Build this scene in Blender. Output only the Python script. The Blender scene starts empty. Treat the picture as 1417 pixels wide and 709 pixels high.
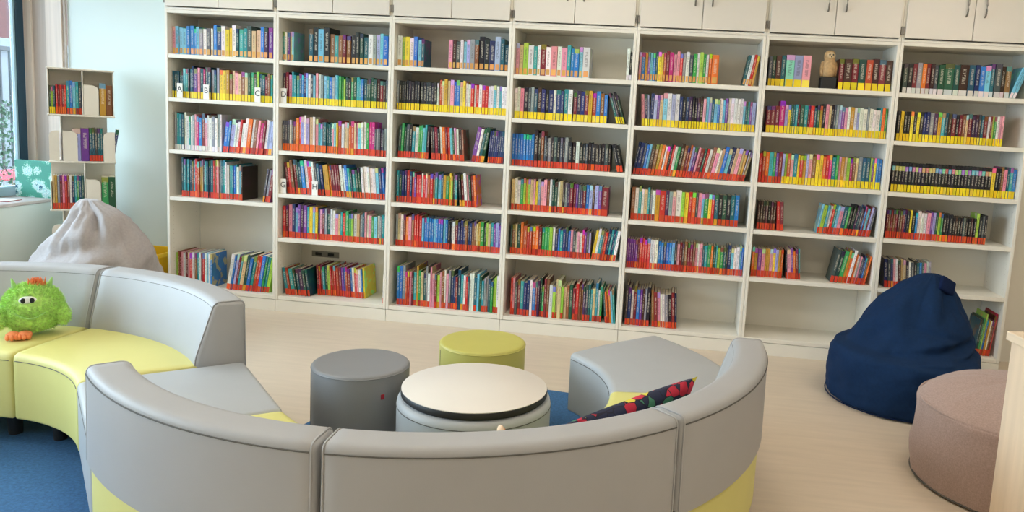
import bpy, bmesh, math, random
from mathutils import Vector, Matrix
from mathutils import noise as mnoise
C = bpy.context.scene.collection
PI = math.pi
P = 0.84                      # bookcase pitch
D = 0.379                     # back wall plane
def lin(c):
    if isinstance(c, str):
        c = tuple(int(c[i:i+2], 16)/255 for i in (1, 3, 5))
    return tuple((x/12.92 if x <= .04045 else ((x+.055)/1.055)**2.4) for x in c) + (1.0,)

# ---------------------------------------------------------------- materials
def new_mat(name):
    m = bpy.data.materials.new(name); m.use_nodes = True
    nt = m.node_tree; b = nt.nodes['Principled BSDF']
    return m, nt, b
def mat(name, col, rough=.5, var=.0, scale=20., bump=0., bscale=200., stretch=(1,1,1), sheen=0., spec=.5, coat=0.):
    m, nt, b = new_mat(name)
    b.inputs['Roughness'].default_value = rough
    b.inputs['Specular IOR Level'].default_value = spec
    c = lin(col)
    b.inputs['Base Color'].default_value = c
    if sheen: b.inputs['Sheen Weight'].default_value = sheen
    if coat: b.inputs['Coat Weight'].default_value = coat
    tc = nt.nodes.new('ShaderNodeTexCoord')
    mp = nt.nodes.new('ShaderNodeMapping'); mp.inputs['Scale'].default_value = stretch
    nt.links.new(tc.outputs['Object'], mp.inputs['Vector'])
    if var:
        n = nt.nodes.new('ShaderNodeTexNoise'); n.inputs['Scale'].default_value = scale; n.inputs['Detail'].default_value = 6
        nt.links.new(mp.outputs['Vector'], n.inputs['Vector'])
        r = nt.nodes.new('ShaderNodeValToRGB')
        r.color_ramp.elements[0].position = .3; r.color_ramp.elements[1].position = .7
        r.color_ramp.elements[0].color = tuple(max(0, x*(1-var)) for x in c[:3])+(1,)
        r.color_ramp.elements[1].color = tuple(min(1, x*(1+var)) for x in c[:3])+(1,)
        nt.links.new(n.outputs['Fac'], r.inputs['Fac']); nt.links.new(r.outputs['Color'], b.inputs['Base Color'])
    if bump:
        n2 = nt.nodes.new('ShaderNodeTexNoise'); n2.inputs['Scale'].default_value = bscale; n2.inputs['Detail'].default_value = 3
        nt.links.new(mp.outputs['Vector'], n2.inputs['Vector'])
        bp = nt.nodes.new('ShaderNodeBump'); bp.inputs['Strength'].default_value = bump; bp.inputs['Distance'].default_value = .002
        nt.links.new(n2.outputs['Fac'], bp.inputs['Height']); nt.links.new(bp.outputs['Normal'], b.inputs['Normal'])
    return m
def emit_mat(name, col, s):
    m, nt, b = new_mat(name)
    b.inputs['Base Color'].default_value = lin(col)
    b.inputs['Emission Color'].default_value = lin(col); b.inputs['Emission Strength'].default_value = s
    return m
def book_mat():
    # cover colour from the mesh colour layer, title strokes and cover art from noise in UV space
    m, nt, b = new_mat('book_cover'); N = nt.nodes.new; L = nt.links.new
    at = N('ShaderNodeAttribute'); at.attribute_name = 'col'
    uv = N('ShaderNodeUVMap'); uv.uv_map = 'UVMap'
    sp = N('ShaderNodeSeparateXYZ'); L(uv.outputs['UV'], sp.inputs[0])
    def math_(op, a, c, clamp=False):
        n = N('ShaderNodeMath'); n.operation = op; n.use_clamp = clamp
        for i, v in enumerate((a, c)):
            if v is None: continue
            if isinstance(v, (int, float)): n.inputs[i].default_value = v
            else: L(v, n.inputs[i])
        return n.outputs[0]
    u, v, rnd = sp.outputs[0], sp.outputs[1], at.outputs['Alpha']
    rs = math_('MULTIPLY', rnd, 97.0)
    cb = N('ShaderNodeCombineXYZ')
    L(math_('ADD', math_('MULTIPLY', u, 1.6), rs), cb.inputs[0]); L(math_('MULTIPLY', v, 20.0), cb.inputs[1]); L(rs, cb.inputs[2])
    n1 = N('ShaderNodeTexNoise'); n1.inputs['Scale'].default_value = 1.9; n1.inputs['Detail'].default_value = 1.5
    L(cb.outputs[0], n1.inputs['Vector'])
    ttl = math_('GREATER_THAN', n1.outputs['Fac'], .47)
    # window of the title on the spine: u .22-.78, v .32-.9
    win = math_('MULTIPLY', math_('MULTIPLY', math_('GREATER_THAN', u, .3), math_('LESS_THAN', u, .7)),
                math_('MULTIPLY', math_('GREATER_THAN', v, .36), math_('LESS_THAN', v, .86)))
    ttl = math_('MULTIPLY', ttl, win)
    bw = N('ShaderNodeRGBToBW'); L(at.outputs['Color'], bw.inputs[0])
    dark = math_('GREATER_THAN', bw.outputs[0], .33)
    mc = N('ShaderNodeMix'); mc.data_type = 'RGBA'
    L(dark, mc.inputs['Factor']); mc.inputs['A'].default_value = lin('#e8e2cf'); mc.inputs['B'].default_value = lin('#4a3a3c')
    # top block in a shifted hue on some books
    hs = N('ShaderNodeHueSaturation'); L(at.outputs['Color'], hs.inputs['Color'])
    L(math_('FRACT', math_('MULTIPLY', rnd, 13.7), None), hs.inputs['Hue']); hs.inputs['Value'].default_value = 1.05; hs.inputs['Saturation'].default_value = 1.0
    top = math_('MULTIPLY', math_('GREATER_THAN', v, .84), math_('GREATER_THAN', math_('FRACT', math_('MULTIPLY', rnd, 31.3), None), .55))
    m1 = N('ShaderNodeMix'); m1.data_type = 'RGBA'; L(math_('MULTIPLY', top, .8), m1.inputs['Factor'])
    L(at.outputs['Color'], m1.inputs['A']); L(hs.outputs['Color'], m1.inputs['B'])
    hv = N('ShaderNodeCombineColor'); hv.mode = 'HSV'; L(math_('FRACT', math_('MULTIPLY', rnd, 7.7), None), hv.inputs[0]); hv.inputs[1].default_value = .75; hv.inputs[2].default_value = .6
    ser = math_('MULTIPLY', math_('MULTIPLY', math_('GREATER_THAN', rnd, 1.5), math_('LESS_THAN', u, 1.5)), math_('MULTIPLY', math_('GREATER_THAN', v, .72), math_('LESS_THAN', v, .88)))
    m1b = N('ShaderNodeMix'); m1b.data_type = 'RGBA'; L(ser, m1b.inputs['Factor']); L(m1.outputs['Result'], m1b.inputs['A']); L(hv.outputs[0], m1b.inputs['B']); m1 = m1b
    m2 = N('ShaderNodeMix'); m2.data_type = 'RGBA'; L(math_('MULTIPLY', ttl, .42), m2.inputs['Factor'])
    L(m1.outputs['Result'], m2.inputs['A']); L(mc.outputs['Result'], m2.inputs['B'])
    # front and back boards (u > 1.5): soft printed picture
    n3 = N('ShaderNodeTexNoise'); n3.inputs['Scale'].default_value = 3.2; n3.inputs['Detail'].default_value = 4
    cb2 = N('ShaderNodeCombineXYZ'); L(u, cb2.inputs[0]); L(v, cb2.inputs[1]); L(rs, cb2.inputs[2]); L(cb2.outputs[0], n3.inputs['Vector'])
    art = N('ShaderNodeMix'); art.data_type = 'RGBA'; art.blend_type = 'MULTIPLY' ; art.inputs['Factor'].default_value = .55
    L(at.outputs['Color'], art.inputs['A']); L(n3.outputs['Color'], art.inputs['B'])
    art2 = N('ShaderNodeMix'); art2.data_type = 'RGBA'
    L(math_('MULTIPLY', math_('GREATER_THAN', n3.outputs['Fac'], .56), .55), art2.inputs['Factor'])
    L(art.outputs['Result'], art2.inputs['A']); L(hs.outputs['Color'], art2.inputs['B'])
    fin = N('ShaderNodeMix'); fin.data_type = 'RGBA'; L(math_('GREATER_THAN', u, 1.5), fin.inputs['Factor'])
    L(m2.outputs['Result'], fin.inputs['A']); L(art2.outputs['Result'], fin.inputs['B'])
    L(fin.outputs['Result'], b.inputs['Base Color'])
    b.inputs['Roughness'].default_value = .42
    return m
def label_mat():
    m, nt, b = new_mat('spine_label_sticker'); at = nt.nodes.new('ShaderNodeAttribute'); at.attribute_name = 'col'
    nt.links.new(at.outputs['Color'], b.inputs['Base Color']); b.inputs['Roughness'].default_value = .45
    return m
M = {}
M['wall'] = mat('wall_paint', '#e2dccf', .85, .015, 3, .05, 120)
M['wall_aqua'] = mat('wall_pale_aqua', '#d9e3df', .85, .015, 3, .05, 120)  # slight aqua tint on the window side; the rest of the walls is cream
M['ceil'] = mat('ceiling_paint', '#e8e6df', .9)
M['white'] = mat('white_laminate', '#ebe7db', .42, .01, 8)
M['door'] = mat('cabinet_front', '#e3ddd2', .45, .01, 8)
M['metal'] = mat('brushed_metal', '#8d8880', .35); M['metal'].node_tree.nodes['Principled BSDF'].inputs['Metallic'].default_value = .8
M['floor'] = mat('linoleum', '#d3c4b0', .38, .05, 9, .03, 60, (.35, 3.2, 1))
M['rug'] = mat('blue_carpet', '#33618c', .95, .22, 90, .6, 400)
M['grey'] = mat('grey_vinyl', '#a4a5a6', .52, .02, 6, .08, 260)
M['lime'] = mat('lime_vinyl', '#d0cb7c', .52, .02, 6, .08, 260)
M['stool_grey'] = mat('stool_grey_vinyl', '#84878a', .45, .02, 6, .08, 260)
M['stool_lime'] = mat('stool_lime_vinyl', '#bcb75e', .45, .02, 6, .08, 260)
M['blue_grey'] = mat('pale_grey_vinyl', '#a7abad', .5, .02, 6, .08, 260)
M['seam'] = mat('seam_thread', '#55544f', .7)
M['black'] = mat('black_plastic', '#1b1b1d', .5)
M['top'] = mat('cream_laminate', '#e0dbd2', .35, .01, 5)
M['navy'] = mat('navy_canvas', '#0f2a4c', .9, .1, 60, .5, 600, spec=.2)
M['navy_dark'] = mat('navy_canvas_strap', '#091c40', .9, .1, 60, .5, 600, spec=.2)
M['bean_grey'] = mat('grey_linen', '#a9a4a4', .9, .07, 70, .4, 500, sheen=.2)
M['taupe'] = mat('taupe_weave', '#a48c82', .95, .16, 160, .6, 500, sheen=.15)
M['birch'] = mat('birch_veneer', '#dcc6ab', .45, .09, 3.0, .05, 30, (9, 9, .5))
M['birch_top'] = mat('birch_veneer_top', '#dfcbb0', .45, .09, 3.0, .05, 30, (9, .6, 9))
M['reveal'] = mat('ash_boards', '#dccbbd', .55, .13, 2.2, .05, 30, (14, 14, .35))
M['reveal_grey'] = mat('ash_boards_greyed', '#bfb0a4', .55, .13, 2.2, .05, 30, (14, 14, .35))
M['frame'] = mat('window_frame_navy', '#1f4256', .4)
M['alu'] = mat('window_aluminium', '#9db8c2', .4)
M['sill'] = mat('sill_board', '#bcb2ae', .5, .04, 4)
M['pages'] = mat('book_pages', '#e6ddc6', .85, .08, 300, 0, 0, (.1, .1, 1))
M['book'] = book_mat()
M['label'] = label_mat()
M['tag'] = mat('white_tag_plastic', '#efeee8', .4)
M['ink'] = mat('black_ink', '#26262a', .6)
M['lab_y'] = mat('spine_label_yellow', '#ecd018', .45)
M['lab_r'] = mat('spine_label_red', '#d8371a', .45, .12, 60)
M['lab_t'] = mat('spine_label_tan', '#d9a860', .45, .1, 60)
M['lab_o'] = mat('spine_label_orange', '#e8661e', .45, .12, 60)
M['lab_w'] = mat('spine_label_white', '#dcdad8', .45, .05, 60)
M['fur'] = mat('lime_fur', '#b0de72', .95, .25, 60, 0, sheen=.3)
M['fur_pale'] = mat('pale_green_plush', '#9ccf78', .95, .1, 60)
M['orange'] = mat('orange_plush', '#ef8d5a', .95, .12, 80, .3, 300)
M['eye'] = mat('eye_white', '#e6ebe6', .5)
M['pupil'] = mat('pupil_black', '#101418', .3)
M['owl'] = mat('owl_feather_tan', '#c2a072', .8, .22, 60, .5, 120)
M['owl_face'] = mat('owl_face_cream', '#d6bd93', .8, .1, 60)
M['teddy'] = mat('tan_plush', '#e6cdb0', .95, .1, 80, .4, 300)
M['teddy_in'] = mat('ear_lining', '#d99c78', .95, .1, 80)
M['yellow'] = mat('yellow_plastic', '#e7bb1d', .4)
M['glass'] = None
def glass_mat():
    m, nt, b = new_mat('window_glass')
    t = nt.nodes.new('ShaderNodeBsdfTransparent'); g = nt.nodes.new('ShaderNodeBsdfGlossy'); g.inputs['Roughness'].default_value = .02
    f = nt.nodes.new('ShaderNodeFresnel'); f.inputs['IOR'].default_value = 1.3
    mx = nt.nodes.new('ShaderNodeMixShader'); out = nt.nodes['Material Output']
    nt.links.new(f.outputs[0], mx.inputs[0]); nt.links.new(t.outputs[0], mx.inputs[1]); nt.links.new(g.outputs[0], mx.inputs[2]); nt.links.new(mx.outputs[0], out.inputs['Surface'])
    return m
M['glass'] = glass_mat()

# ---------------------------------------------------------------- object helpers
def link(name, me, m, parent=None):
    o = bpy.data.objects.new(name, me); C.objects.link(o)
    if m is not None:
        for x in (m if isinstance(m, (list, tuple)) else [m]): me.materials.append(x)
    if parent is not None: o.parent = parent
    return o
def tag(o, label=None, cat=None, group=None, kind=None):
    if label: o['label'] = label
    if cat: o['category'] = cat
    if group: o['group'] = group
    if kind: o['kind'] = kind
    return o
def thing(name, label, cat, loc=(0, 0, 0), rz=0., group=None):
    o = bpy.data.objects.new(name, None); C.objects.link(o); o.empty_display_size = .05
    o.location = loc; o.rotation_euler = (0, 0, rz)
    return tag(o, label, cat, group)
def finish(bm, name, m, parent=None, smooth=False, angle=40):
    me = bpy.data.meshes.new(name); bmesh.ops.recalc_face_normals(bm, faces=bm.faces[:]); bm.to_mesh(me); bm.free()
    o = link(name, me, m, parent)
    if smooth:
        me.polygons.foreach_set('use_smooth', [True]*len(me.polygons)); me.set_sharp_from_angle(angle=math.radians(angle))
    return o
def add_box(bm, x0, x1, y0, y1, z0, z1, bev=0., seg=2, mi=0):
    r = bmesh.ops.create_cube(bm, size=1.0)
    vs = r['verts']
    for v in vs:
        v.co = Vector((x0+(v.co.x+.5)*(x1-x0), y0+(v.co.y+.5)*(y1-y0), z0+(v.co.z+.5)*(z1-z0)))
    fs = {f for v in vs for f in v.link_faces}
    for f in fs: f.material_index = mi
    if bev:
        es = list({e for v in vs for e in v.link_edges})
        bmesh.ops.bevel(bm, geom=es, offset=bev, segments=seg, profile=.5, affect='EDGES', clamp_overlap=True)
def box(name, x0, x1, y0, y1, z0, z1, m, parent=None, bev=.0015, seg=1):
    bm = bmesh.new(); add_box(bm, x0, x1, y0, y1, z0, z1, bev, seg)
    return finish(bm, name, m, parent)
def add_cyl(bm, a, b, r0, r1=None, n=16):
    a, b = Vector(a), Vector(b); d = b-a; r1 = r0 if r1 is None else r1
    mt = Matrix.Translation((a+b)/2) @ d.to_track_quat('Z', 'Y').to_matrix().to_4x4()
    bmesh.ops.create_cone(bm, cap_ends=True, segments=n, radius1=r0, radius2=r1, depth=d.length, matrix=mt)
def add_ball(bm, c, r, n=20, m=12):
    rr = (r, r, r) if isinstance(r, (int, float)) else r
    bmesh.ops.create_uvsphere(bm, u_segments=n, v_segments=m, radius=1.0, matrix=Matrix.Translation(c) @ Matrix.Diagonal((*rr, 1)))
def rings_mesh(bm, rings, closed=True, cap0=True, cap1=True):
    R = [[bm.verts.new(p) for p in r] for r in rings]
    n = len(R[0])
    for a, b in zip(R, R[1:]):
        for i in range(n if closed else n-1):
            j = (i+1) % n
            bm.faces.new((a[i], a[j], b[j], b[i]))
    if cap0: bm.faces.new(R[0][::-1])
    if cap1: bm.faces.new(R[-1])
def lathe(name, prof, m, parent=None, n=72, c=(0, 0)):
    bm = bmesh.new()
    rings_mesh(bm, [[(c[0]+r*math.cos(2*PI*i/n), c[1]+r*math.sin(2*PI*i/n), z) for i in range(n)] for r, z in prof])
    return finish(bm, name, m, parent, True, 50)
def tube(name, pts, r, m, parent=None, n=8, closed=False):
    bm = bmesh.new(); rings = []
    pts = [Vector(p) for p in pts]; N = len(pts)
    for i, p in enumerate(pts):
        t = (pts[(i+1) % N if closed else min(i+1, N-1)] - pts[(i-1) % N if closed else max(i-1, 0)]).normalized()
        s = t.cross(Vector((0, 0, 1)))
        s = s.normalized() if s.length > 1e-3 else Vector((1, 0, 0))
        w = s.cross(t)
        rings.append([p + s*r*math.cos(2*PI*k/n) + w*r*math.sin(2*PI*k/n) for k in range(n)])
    if closed: rings.append(rings[0]) 
    rings_mesh(bm, rings, True, not closed, not closed)
    if closed: bmesh.ops.remove_doubles(bm, verts=bm.verts[:], dist=1e-5)
    return finish(bm, name, m, parent, True, 60)
def interp(xs, ys, x):
    for i in range(len(xs)-1):
        if x <= xs[i+1]:
            t = (x-xs[i])/(xs[i+1]-xs[i]); 
            t = max(0, t)
            return ys[i]*(1-t)+ys[i+1]*t
    return ys[-1]
def catmull(P_, k):
    out = []
    n = len(P_)
    for i in range(n-1):
        p0, p1, p2, p3 = P_[max(i-1, 0)], P_[i], P_[i+1], P_[min(i+2, n-1)]
        for j in range(k):
            t = j/k
            out.append(tuple(.5*((2*b)+(-a+c)*t+(2*a-5*b+4*c-d)*t*t+(-a+3*b-3*c+d)*t**3) for a, b, c, d in zip(p0, p1, p2, p3)))
    out.append(P_[-1]); return out
def nz(x, y, z): return mnoise.noise(Vector((x, y, z)))
LAMP, SKY, EXPO = 8.5, 12, 0.12
ROWS = [
  (1, 1, [(0.024, 0.335, 'kcccbbbcsWSW', 0.195, 0, 't', 0.05, 0.15, 0.012), (0.338, 0.787, 'bBWyyWTttSeebPp', 0.205, 0, 't', 0.05, 0.15, 0.02)]),
  (1, 2, [(0.024, 0.108, 'TTTTTT', 0.19, 0, 'y', 0.045, 0.13, 0.003), (0.108, 0.386, 'ctSTBpkTmSTsTs', 0.22, 0, 'y', 0.045, 0.14, 0.012), (0.386, 0.462, 'yyY', 0.215, 0, 'y', 0.045, 0.14, 0.004), (0.462, 0.786, 'nekeneGgGlTTRnt', 0.2, 0, 'y', 0.045, 0.14, 0.015)]),
  (1, 3, [(0.037, 0.399, 'sttTWWtWskmbRkWWsWsW', 0.255, 0, 'w', 0.05, 0.16, 0.018), (0.407, 0.781, 'bbvWWrWWoWnkmRWvv', 0.235, 7, 'r', 0.05, 0.16, 0.02)]),
  (1, 4, [(0.084, 0.438, 'TtTtTntrOYeTtTBTrnrksTtW', 0.275, 0, 'r', 0.05, 0.19, 0.012), (0.438, 0.56, 'WttbtWcN', 0.25, 0, 'r', 0.05, 0.2, 0.012), (0.718, 0.785, 'SsR', 0.235, 9, 'r', 0.04, 0.19, 0.02)]),
  (1, 6, [(0.024, 0.186, 'lnRkWRkrWn', 0.25, 0, 'r', 0.06, 0.2, 0.006), (0.19, 0.313, 'tWRrWcWb', 0.255, 0, 'n', 0.06, 0.2, 0.004), (0.426, 0.763, 'WbvRteGbtOrbgtl', 0.265, 10, 'r', 0.05, 0.19, 0.015)]),
  (2, 1, [(0.024, 0.105, 'tWpec', 0.2, 0, 't', 0.05, 0.15, 0.006), (0.215, 0.371, 'TKcK', 0.235, 0, 't', 0.05, 0.16, 0.01), (0.371, 0.526, 'ntnRn', 0.195, 0, 't', 0.05, 0.15, 0.006), (0.531, 0.796, 'KKGTWsvcb', 0.2, 0, 't', 0.05, 0.15, 0.022)]),
  (2, 2, [(0.031, 0.464, 'NRktttTbBcWSckWsctbsctg', 0.21, 0, 'y', 0.045, 0.14, 0.012), (0.457, 0.8, 'glGNgGttbTGGGGNRNS', 0.2, 0, 'y', 0.045, 0.14, 0.012)]),
  (2, 3, [(0.027, 0.124, 'SSSWSn', 0.215, 0, 'o', 0.05, 0.15, 0.006), (0.126, 0.292, 'orvWveWk', 0.25, 0, 'o', 0.05, 0.15, 0.015), (0.285, 0.441, 'tcSTTTTkcy', 0.21, 0, 'o', 0.05, 0.14, 0.008), (0.441, 0.711, 'OWeeoOekcWWgmm', 0.22, 0, 'r', 0.05, 0.14, 0.018), (0.711, 0.797, 'SsSPSs', 0.195, 0, 'r', 0.05, 0.14, 0.006)]),
  (2, 4, [(0.065, 0.35, 'RrnRGTbWrrWSTB', 0.235, -7, 'r', 0.045, 0.15, 0.015), (0.354, 0.498, 'YYoRRRRW', 0.225, -7, 'r', 0.045, 0.15, 0.008), (0.501, 0.629, 'WbtTtGG', 0.215, -7, 'r', 0.045, 0.15, 0.015), (0.633, 0.8, 'WWWWWcBb', 0.225, -5, 'r', 0.045, 0.15, 0.006)]),
  (2, 5, [(0.03, 0.408, 'rRkBcpPptycyBkRsTW', 0.235, 0, 'r', 0.05, 0.15, 0.015), (0.408, 0.795, 'WketrgglWesTkWkgcWst', 0.21, 0, 'r', 0.05, 0.15, 0.015)]),
  (2, 6, [(0.263, 0.632, 'RrRtGlrOrORpbORbWrkWby', 0.22, -4, 'r', 0.13, 0.2, 0.008), (0.052, 0.245, 'tOtGTPGT', 0.2, -9, 'r', 0.05, 0.19, 0.006), (0.803, 0.8165, 'W', 0.21, 0, 'r', 0.03, 0.12, 0.0)]),
  (3, 1, [(0.024, 0.168, 'WlyWb', 0.2, 0, 't', 0.05, 0.15, 0.01), (0.17, 0.217, 'cT', 0.19, 0, 't', 0.05, 0.15, 0.004), (0.39, 0.603, 'kNSWcvsn', 0.195, 0, 't', 0.05, 0.15, 0.012), (0.603, 0.812, 'KKBvTT', 0.205, 0, 't', 0.05, 0.16, 0.03)]),
  (3, 2, [(0.026, 0.33, 'sKKKKKKKKKKKKKKW', 0.2, 0, 'y', 0.05, 0.14, 0.006), (0.334, 0.519, 'OeYekbbey', 0.22, 0, 'y', 0.05, 0.14, 0.008), (0.519, 0.81, 'WWrWrWrrWWcWcWW', 0.2, 0, 'y', 0.05, 0.14, 0.006)]),
  (3, 3, [(0.044, 0.267, 'GgGSKtWggctK', 0.225, 2, 'r', 0.05, 0.15, 0.015), (0.288, 0.528, 'NKRKWoRrcGkWNn', 0.22, -4, 'r', 0.05, 0.15, 0.012), (0.575, 0.668, 'pWTG', 0.235, 10, 'r', 0.05, 0.15, 0.012), (0.668, 0.811, 'BBBBBBBB', 0.225, 4, 'r', 0.05, 0.15, 0.004)]),
  (3, 4, [(0.042, 0.185, 'tGBBrBrp', 0.22, 0, 'r', 0.05, 0.15, 0.008), (0.185, 0.323, 'rrWrkOrn', 0.21, 0, 'r', 0.05, 0.14, 0.01), (0.323, 0.486, 'tcTYgylSt', 0.22, 0, 'r', 0.05, 0.15, 0.015), (0.505, 0.63, 'KRWkGRo', 0.225, -5, 'r', 0.05, 0.15, 0.01)]),
  (3, 5, [(0.043, 0.235, 'seWRoknrrr', 0.22, 0, 'r', 0.05, 0.15, 0.015), (0.235, 0.427, 'cbbbbcbbbcb', 0.215, 0, 'r', 0.05, 0.15, 0.004), (0.427, 0.6, 'KSWRBBBnBB', 0.205, 0, 'r', 0.05, 0.14, 0.01), (0.6, 0.812, 'nneYgGletpvp', 0.205, 0, 'r', 0.05, 0.14, 0.012)]),
  (3, 6, [(0.061, 0.343, 'bbsOrkRtYgeTsWkk', 0.27, 0, 'r', 0.05, 0.2, 0.03), (0.343, 0.588, 'RlknWksBBRTtWr', 0.265, 0, 'r', 0.05, 0.2, 0.03), (0.588, 0.816, 'TWWTcGtssTgllW', 0.255, 0, 'r', 0.05, 0.2, 0.03)]),
  (4, 1, [(0.024, 0.145, 'kelW', 0.205, 0, 't', 0.05, 0.15, 0.018), (0.145, 0.482, 'tWRWkWktbbc', 0.2, 0, 't', 0.05, 0.15, 0.014), (0.482, 0.53, 'W', 0.205, 0, 't', 0.05, 0.16, 0.003), (0.781, 0.816, 'WK', 0.2, 0, 'w', 0.05, 0.14, 0.02)]),
  (4, 2, [(0.027, 0.214, 'WWkKSsTN', 0.21, 0, 'y', 0.045, 0.14, 0.008), (0.214, 0.369, 'BKBWBB', 0.205, 0, 'y', 0.045, 0.14, 0.005), (0.369, 0.429, 'tW', 0.215, 0, 'y', 0.045, 0.14, 0.003), (0.436, 0.67, 'RPBRYObnb', 0.2, 0, 'y', 0.045, 0.14, 0.016), (0.723, 0.795, 'TSKG', 0.21, -18, 'y', 0.045, 0.14, 0.015)]),
  (4, 3, [(0.024, 0.179, 'bbbbbbbb', 0.22, 0, 'r', 0.05, 0.15, 0.003), (0.179, 0.247, 'KKn', 0.245, 0, 'r', 0.05, 0.15, 0.012), (0.247, 0.416, 'SKsKSKSKs', 0.21, 0, 'r', 0.05, 0.15, 0.008), (0.416, 0.711, 'KKWKKSKKKKKSK', 0.185, 0, 'r', 0.05, 0.14, 0.006), (0.76, 0.804, 'KK', 0.19, -14, 'r', 0.05, 0.14, 0.004)]),
  (4, 4, [(0.034, 0.117, 'eWWg', 0.22, 0, 'r', 0.05, 0.15, 0.012), (0.117, 0.284, 'lYlekyskk', 0.215, 0, 'r', 0.05, 0.15, 0.014), (0.284, 0.427, 'nWGGWeNs', 0.22, 0, 'r', 0.05, 0.15, 0.01), (0.427, 0.666, 'PRRpSPRbvNvp', 0.205, 0, 'r', 0.05, 0.15, 0.008), (0.666, 0.712, 'R', 0.195, 0, 'r', 0.05, 0.14, 0.003)]),
  (4, 5, [(0.041, 0.132, 'GneGo', 0.21, 0, 'r', 0.05, 0.15, 0.02), (0.132, 0.263, 'OrOooR', 0.2, 0, 'r', 0.05, 0.14, 0.006), (0.263, 0.357, 'ggglW', 0.2, 0, 'r', 0.05, 0.14, 0.006), (0.357, 0.466, 'BbtBBb', 0.2, 0, 'r', 0.05, 0.14, 0.018), (0.466, 0.609, 'kSWkWrpSv', 0.195, 0, 'r', 0.05, 0.14, 0.014), (0.616, 0.816, 'yWtnrBtBtW', 0.215, 8, 'r', 0.05, 0.14, 0.014)]),
  (4, 6, [(0.059, 0.285, 'rkSRtBBWbRPG', 0.265, 0, 'r', 0.05, 0.2, 0.03), (0.285, 0.504, 'gRnWleelenG', 0.25, 0, 'r', 0.05, 0.2, 0.03), (0.504, 0.714, 'RrnnPSTtetWg', 0.25, 0, 'r', 0.05, 0.2, 0.03), (0.722, 0.815, 'ToOoct', 0.235, -6, 'r', 0.05, 0.2, 0.02)]),
  (5, 1, [(0.024, 0.203, 'kbYpcbTyyO', 0.19, 0, 't', 0.05, 0.15, 0.008), (0.203, 0.467, 'RmkkrsWSgWlg', 0.195, 0, 't', 0.05, 0.15, 0.012), (0.467, 0.505, 'Wo', 0.195, 0, 't', 0.05, 0.15, 0.006), (0.505, 0.551, 'o', 0.195, 0, 't', 0.05, 0.15, 0.004), (0.71, 0.811, 'TWrY', 0.205, 9, 't', 0.05, 0.15, 0.008)]),
  (5, 2, [(0.067, 0.121, 'kPv', 0.215, -4, 'y', 0.045, 0.14, 0.006), (0.121, 0.313, 'BvpecWvW', 0.215, 0, 'y', 0.045, 0.14, 0.012), (0.313, 0.49, 'BKBPKKPNk', 0.21, 0, 'y', 0.045, 0.14, 0.01), (0.49, 0.634, 'cvTcbWcp', 0.205, 0, 'y', 0.045, 0.14, 0.008), (0.634, 0.735, 'WWWWW', 0.215, 0, 'y', 0.045, 0.14, 0.003), (0.735, 0.816, 'cTtpv', 0.205, 0, 'y', 0.045, 0.14, 0.014)]),
  (5, 3, [(0.027, 0.212, 'BBSbcNnYo', 0.215, 8, 'r', 0.05, 0.14, 0.01), (0.212, 0.426, 'WoKrWgNnROvp', 0.215, 9, 'r', 0.05, 0.14, 0.014), (0.426, 0.604, 'kRGrWnkWe', 0.21, 11, 'r', 0.05, 0.14, 0.012), (0.604, 0.754, 'bcBekeY', 0.215, 11, 'r', 0.05, 0.14, 0.012), (0.757, 0.806, 'Wne', 0.205, 13, 'r', 0.05, 0.14, 0.01)]),
  (5, 4, [(0.031, 0.195, 'nWtWetsW', 0.22, 0, 'r', 0.05, 0.14, 0.014), (0.195, 0.421, 'YrPskWly', 0.215, 0, 'r', 0.05, 0.14, 0.008), (0.421, 0.595, 'roSkcgyr', 0.21, 0, 'r', 0.05, 0.14, 0.006), (0.595, 0.76, 'TKGKTb', 0.21, 0, 'r', 0.05, 0.14, 0.004)]),
  (5, 5, [(0.024, 0.097, 'ppppp', 0.2, 0, 'r', 0.05, 0.14, 0.004), (0.097, 0.237, 'RrrrrWWW', 0.205, 0, 'r', 0.05, 0.14, 0.008), (0.237, 0.331, 'bbBbb', 0.195, 0, 'r', 0.05, 0.14, 0.004), (0.331, 0.554, 'cKkRNnRRnkWkT', 0.2, 0, 'r', 0.05, 0.14, 0.012), (0.554, 0.816, 'tgoGtlgTSBcWWcb', 0.195, 0, 'r', 0.05, 0.14, 0.014)]),
  (5, 6, [(0.039, 0.209, 'SBWRbpNsK', 0.265, 0, 'r', 0.05, 0.2, 0.02), (0.228, 0.403, 'nRkWWsKRB', 0.25, -4, 'r', 0.05, 0.2, 0.018)]),
  (6, 1, [(0.036, 0.142, 'SGNT', 0.195, 0, 'y', 0.05, 0.15, 0.006), (0.146, 0.306, 'avk', 0.205, 0, 'y', 0.05, 0.15, 0.004), (0.486, 0.816, 'RNRGONRN', 0.2, 0, 'y', 0.05, 0.16, 0.006)]),
  (6, 2, [(0.048, 0.131, 'RRR', 0.175, 0, 'y', 0.045, 0.14, 0.003), (0.131, 0.165, 'm', 0.21, 0, 'y', 0.045, 0.14, 0.003), (0.165, 0.371, 'vyGTtRGtRrT', 0.19, 0, 'y', 0.045, 0.14, 0.012), (0.371, 0.549, 'GYKkeKSsvp', 0.195, 0, 'y', 0.045, 0.14, 0.012), (0.549, 0.772, 'kWYWvWWsWWW', 0.19, 0, 'y', 0.045, 0.14, 0.01), (0.772, 0.816, 'tog', 0.195, 0, 'y', 0.045, 0.14, 0.006)]),
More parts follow.
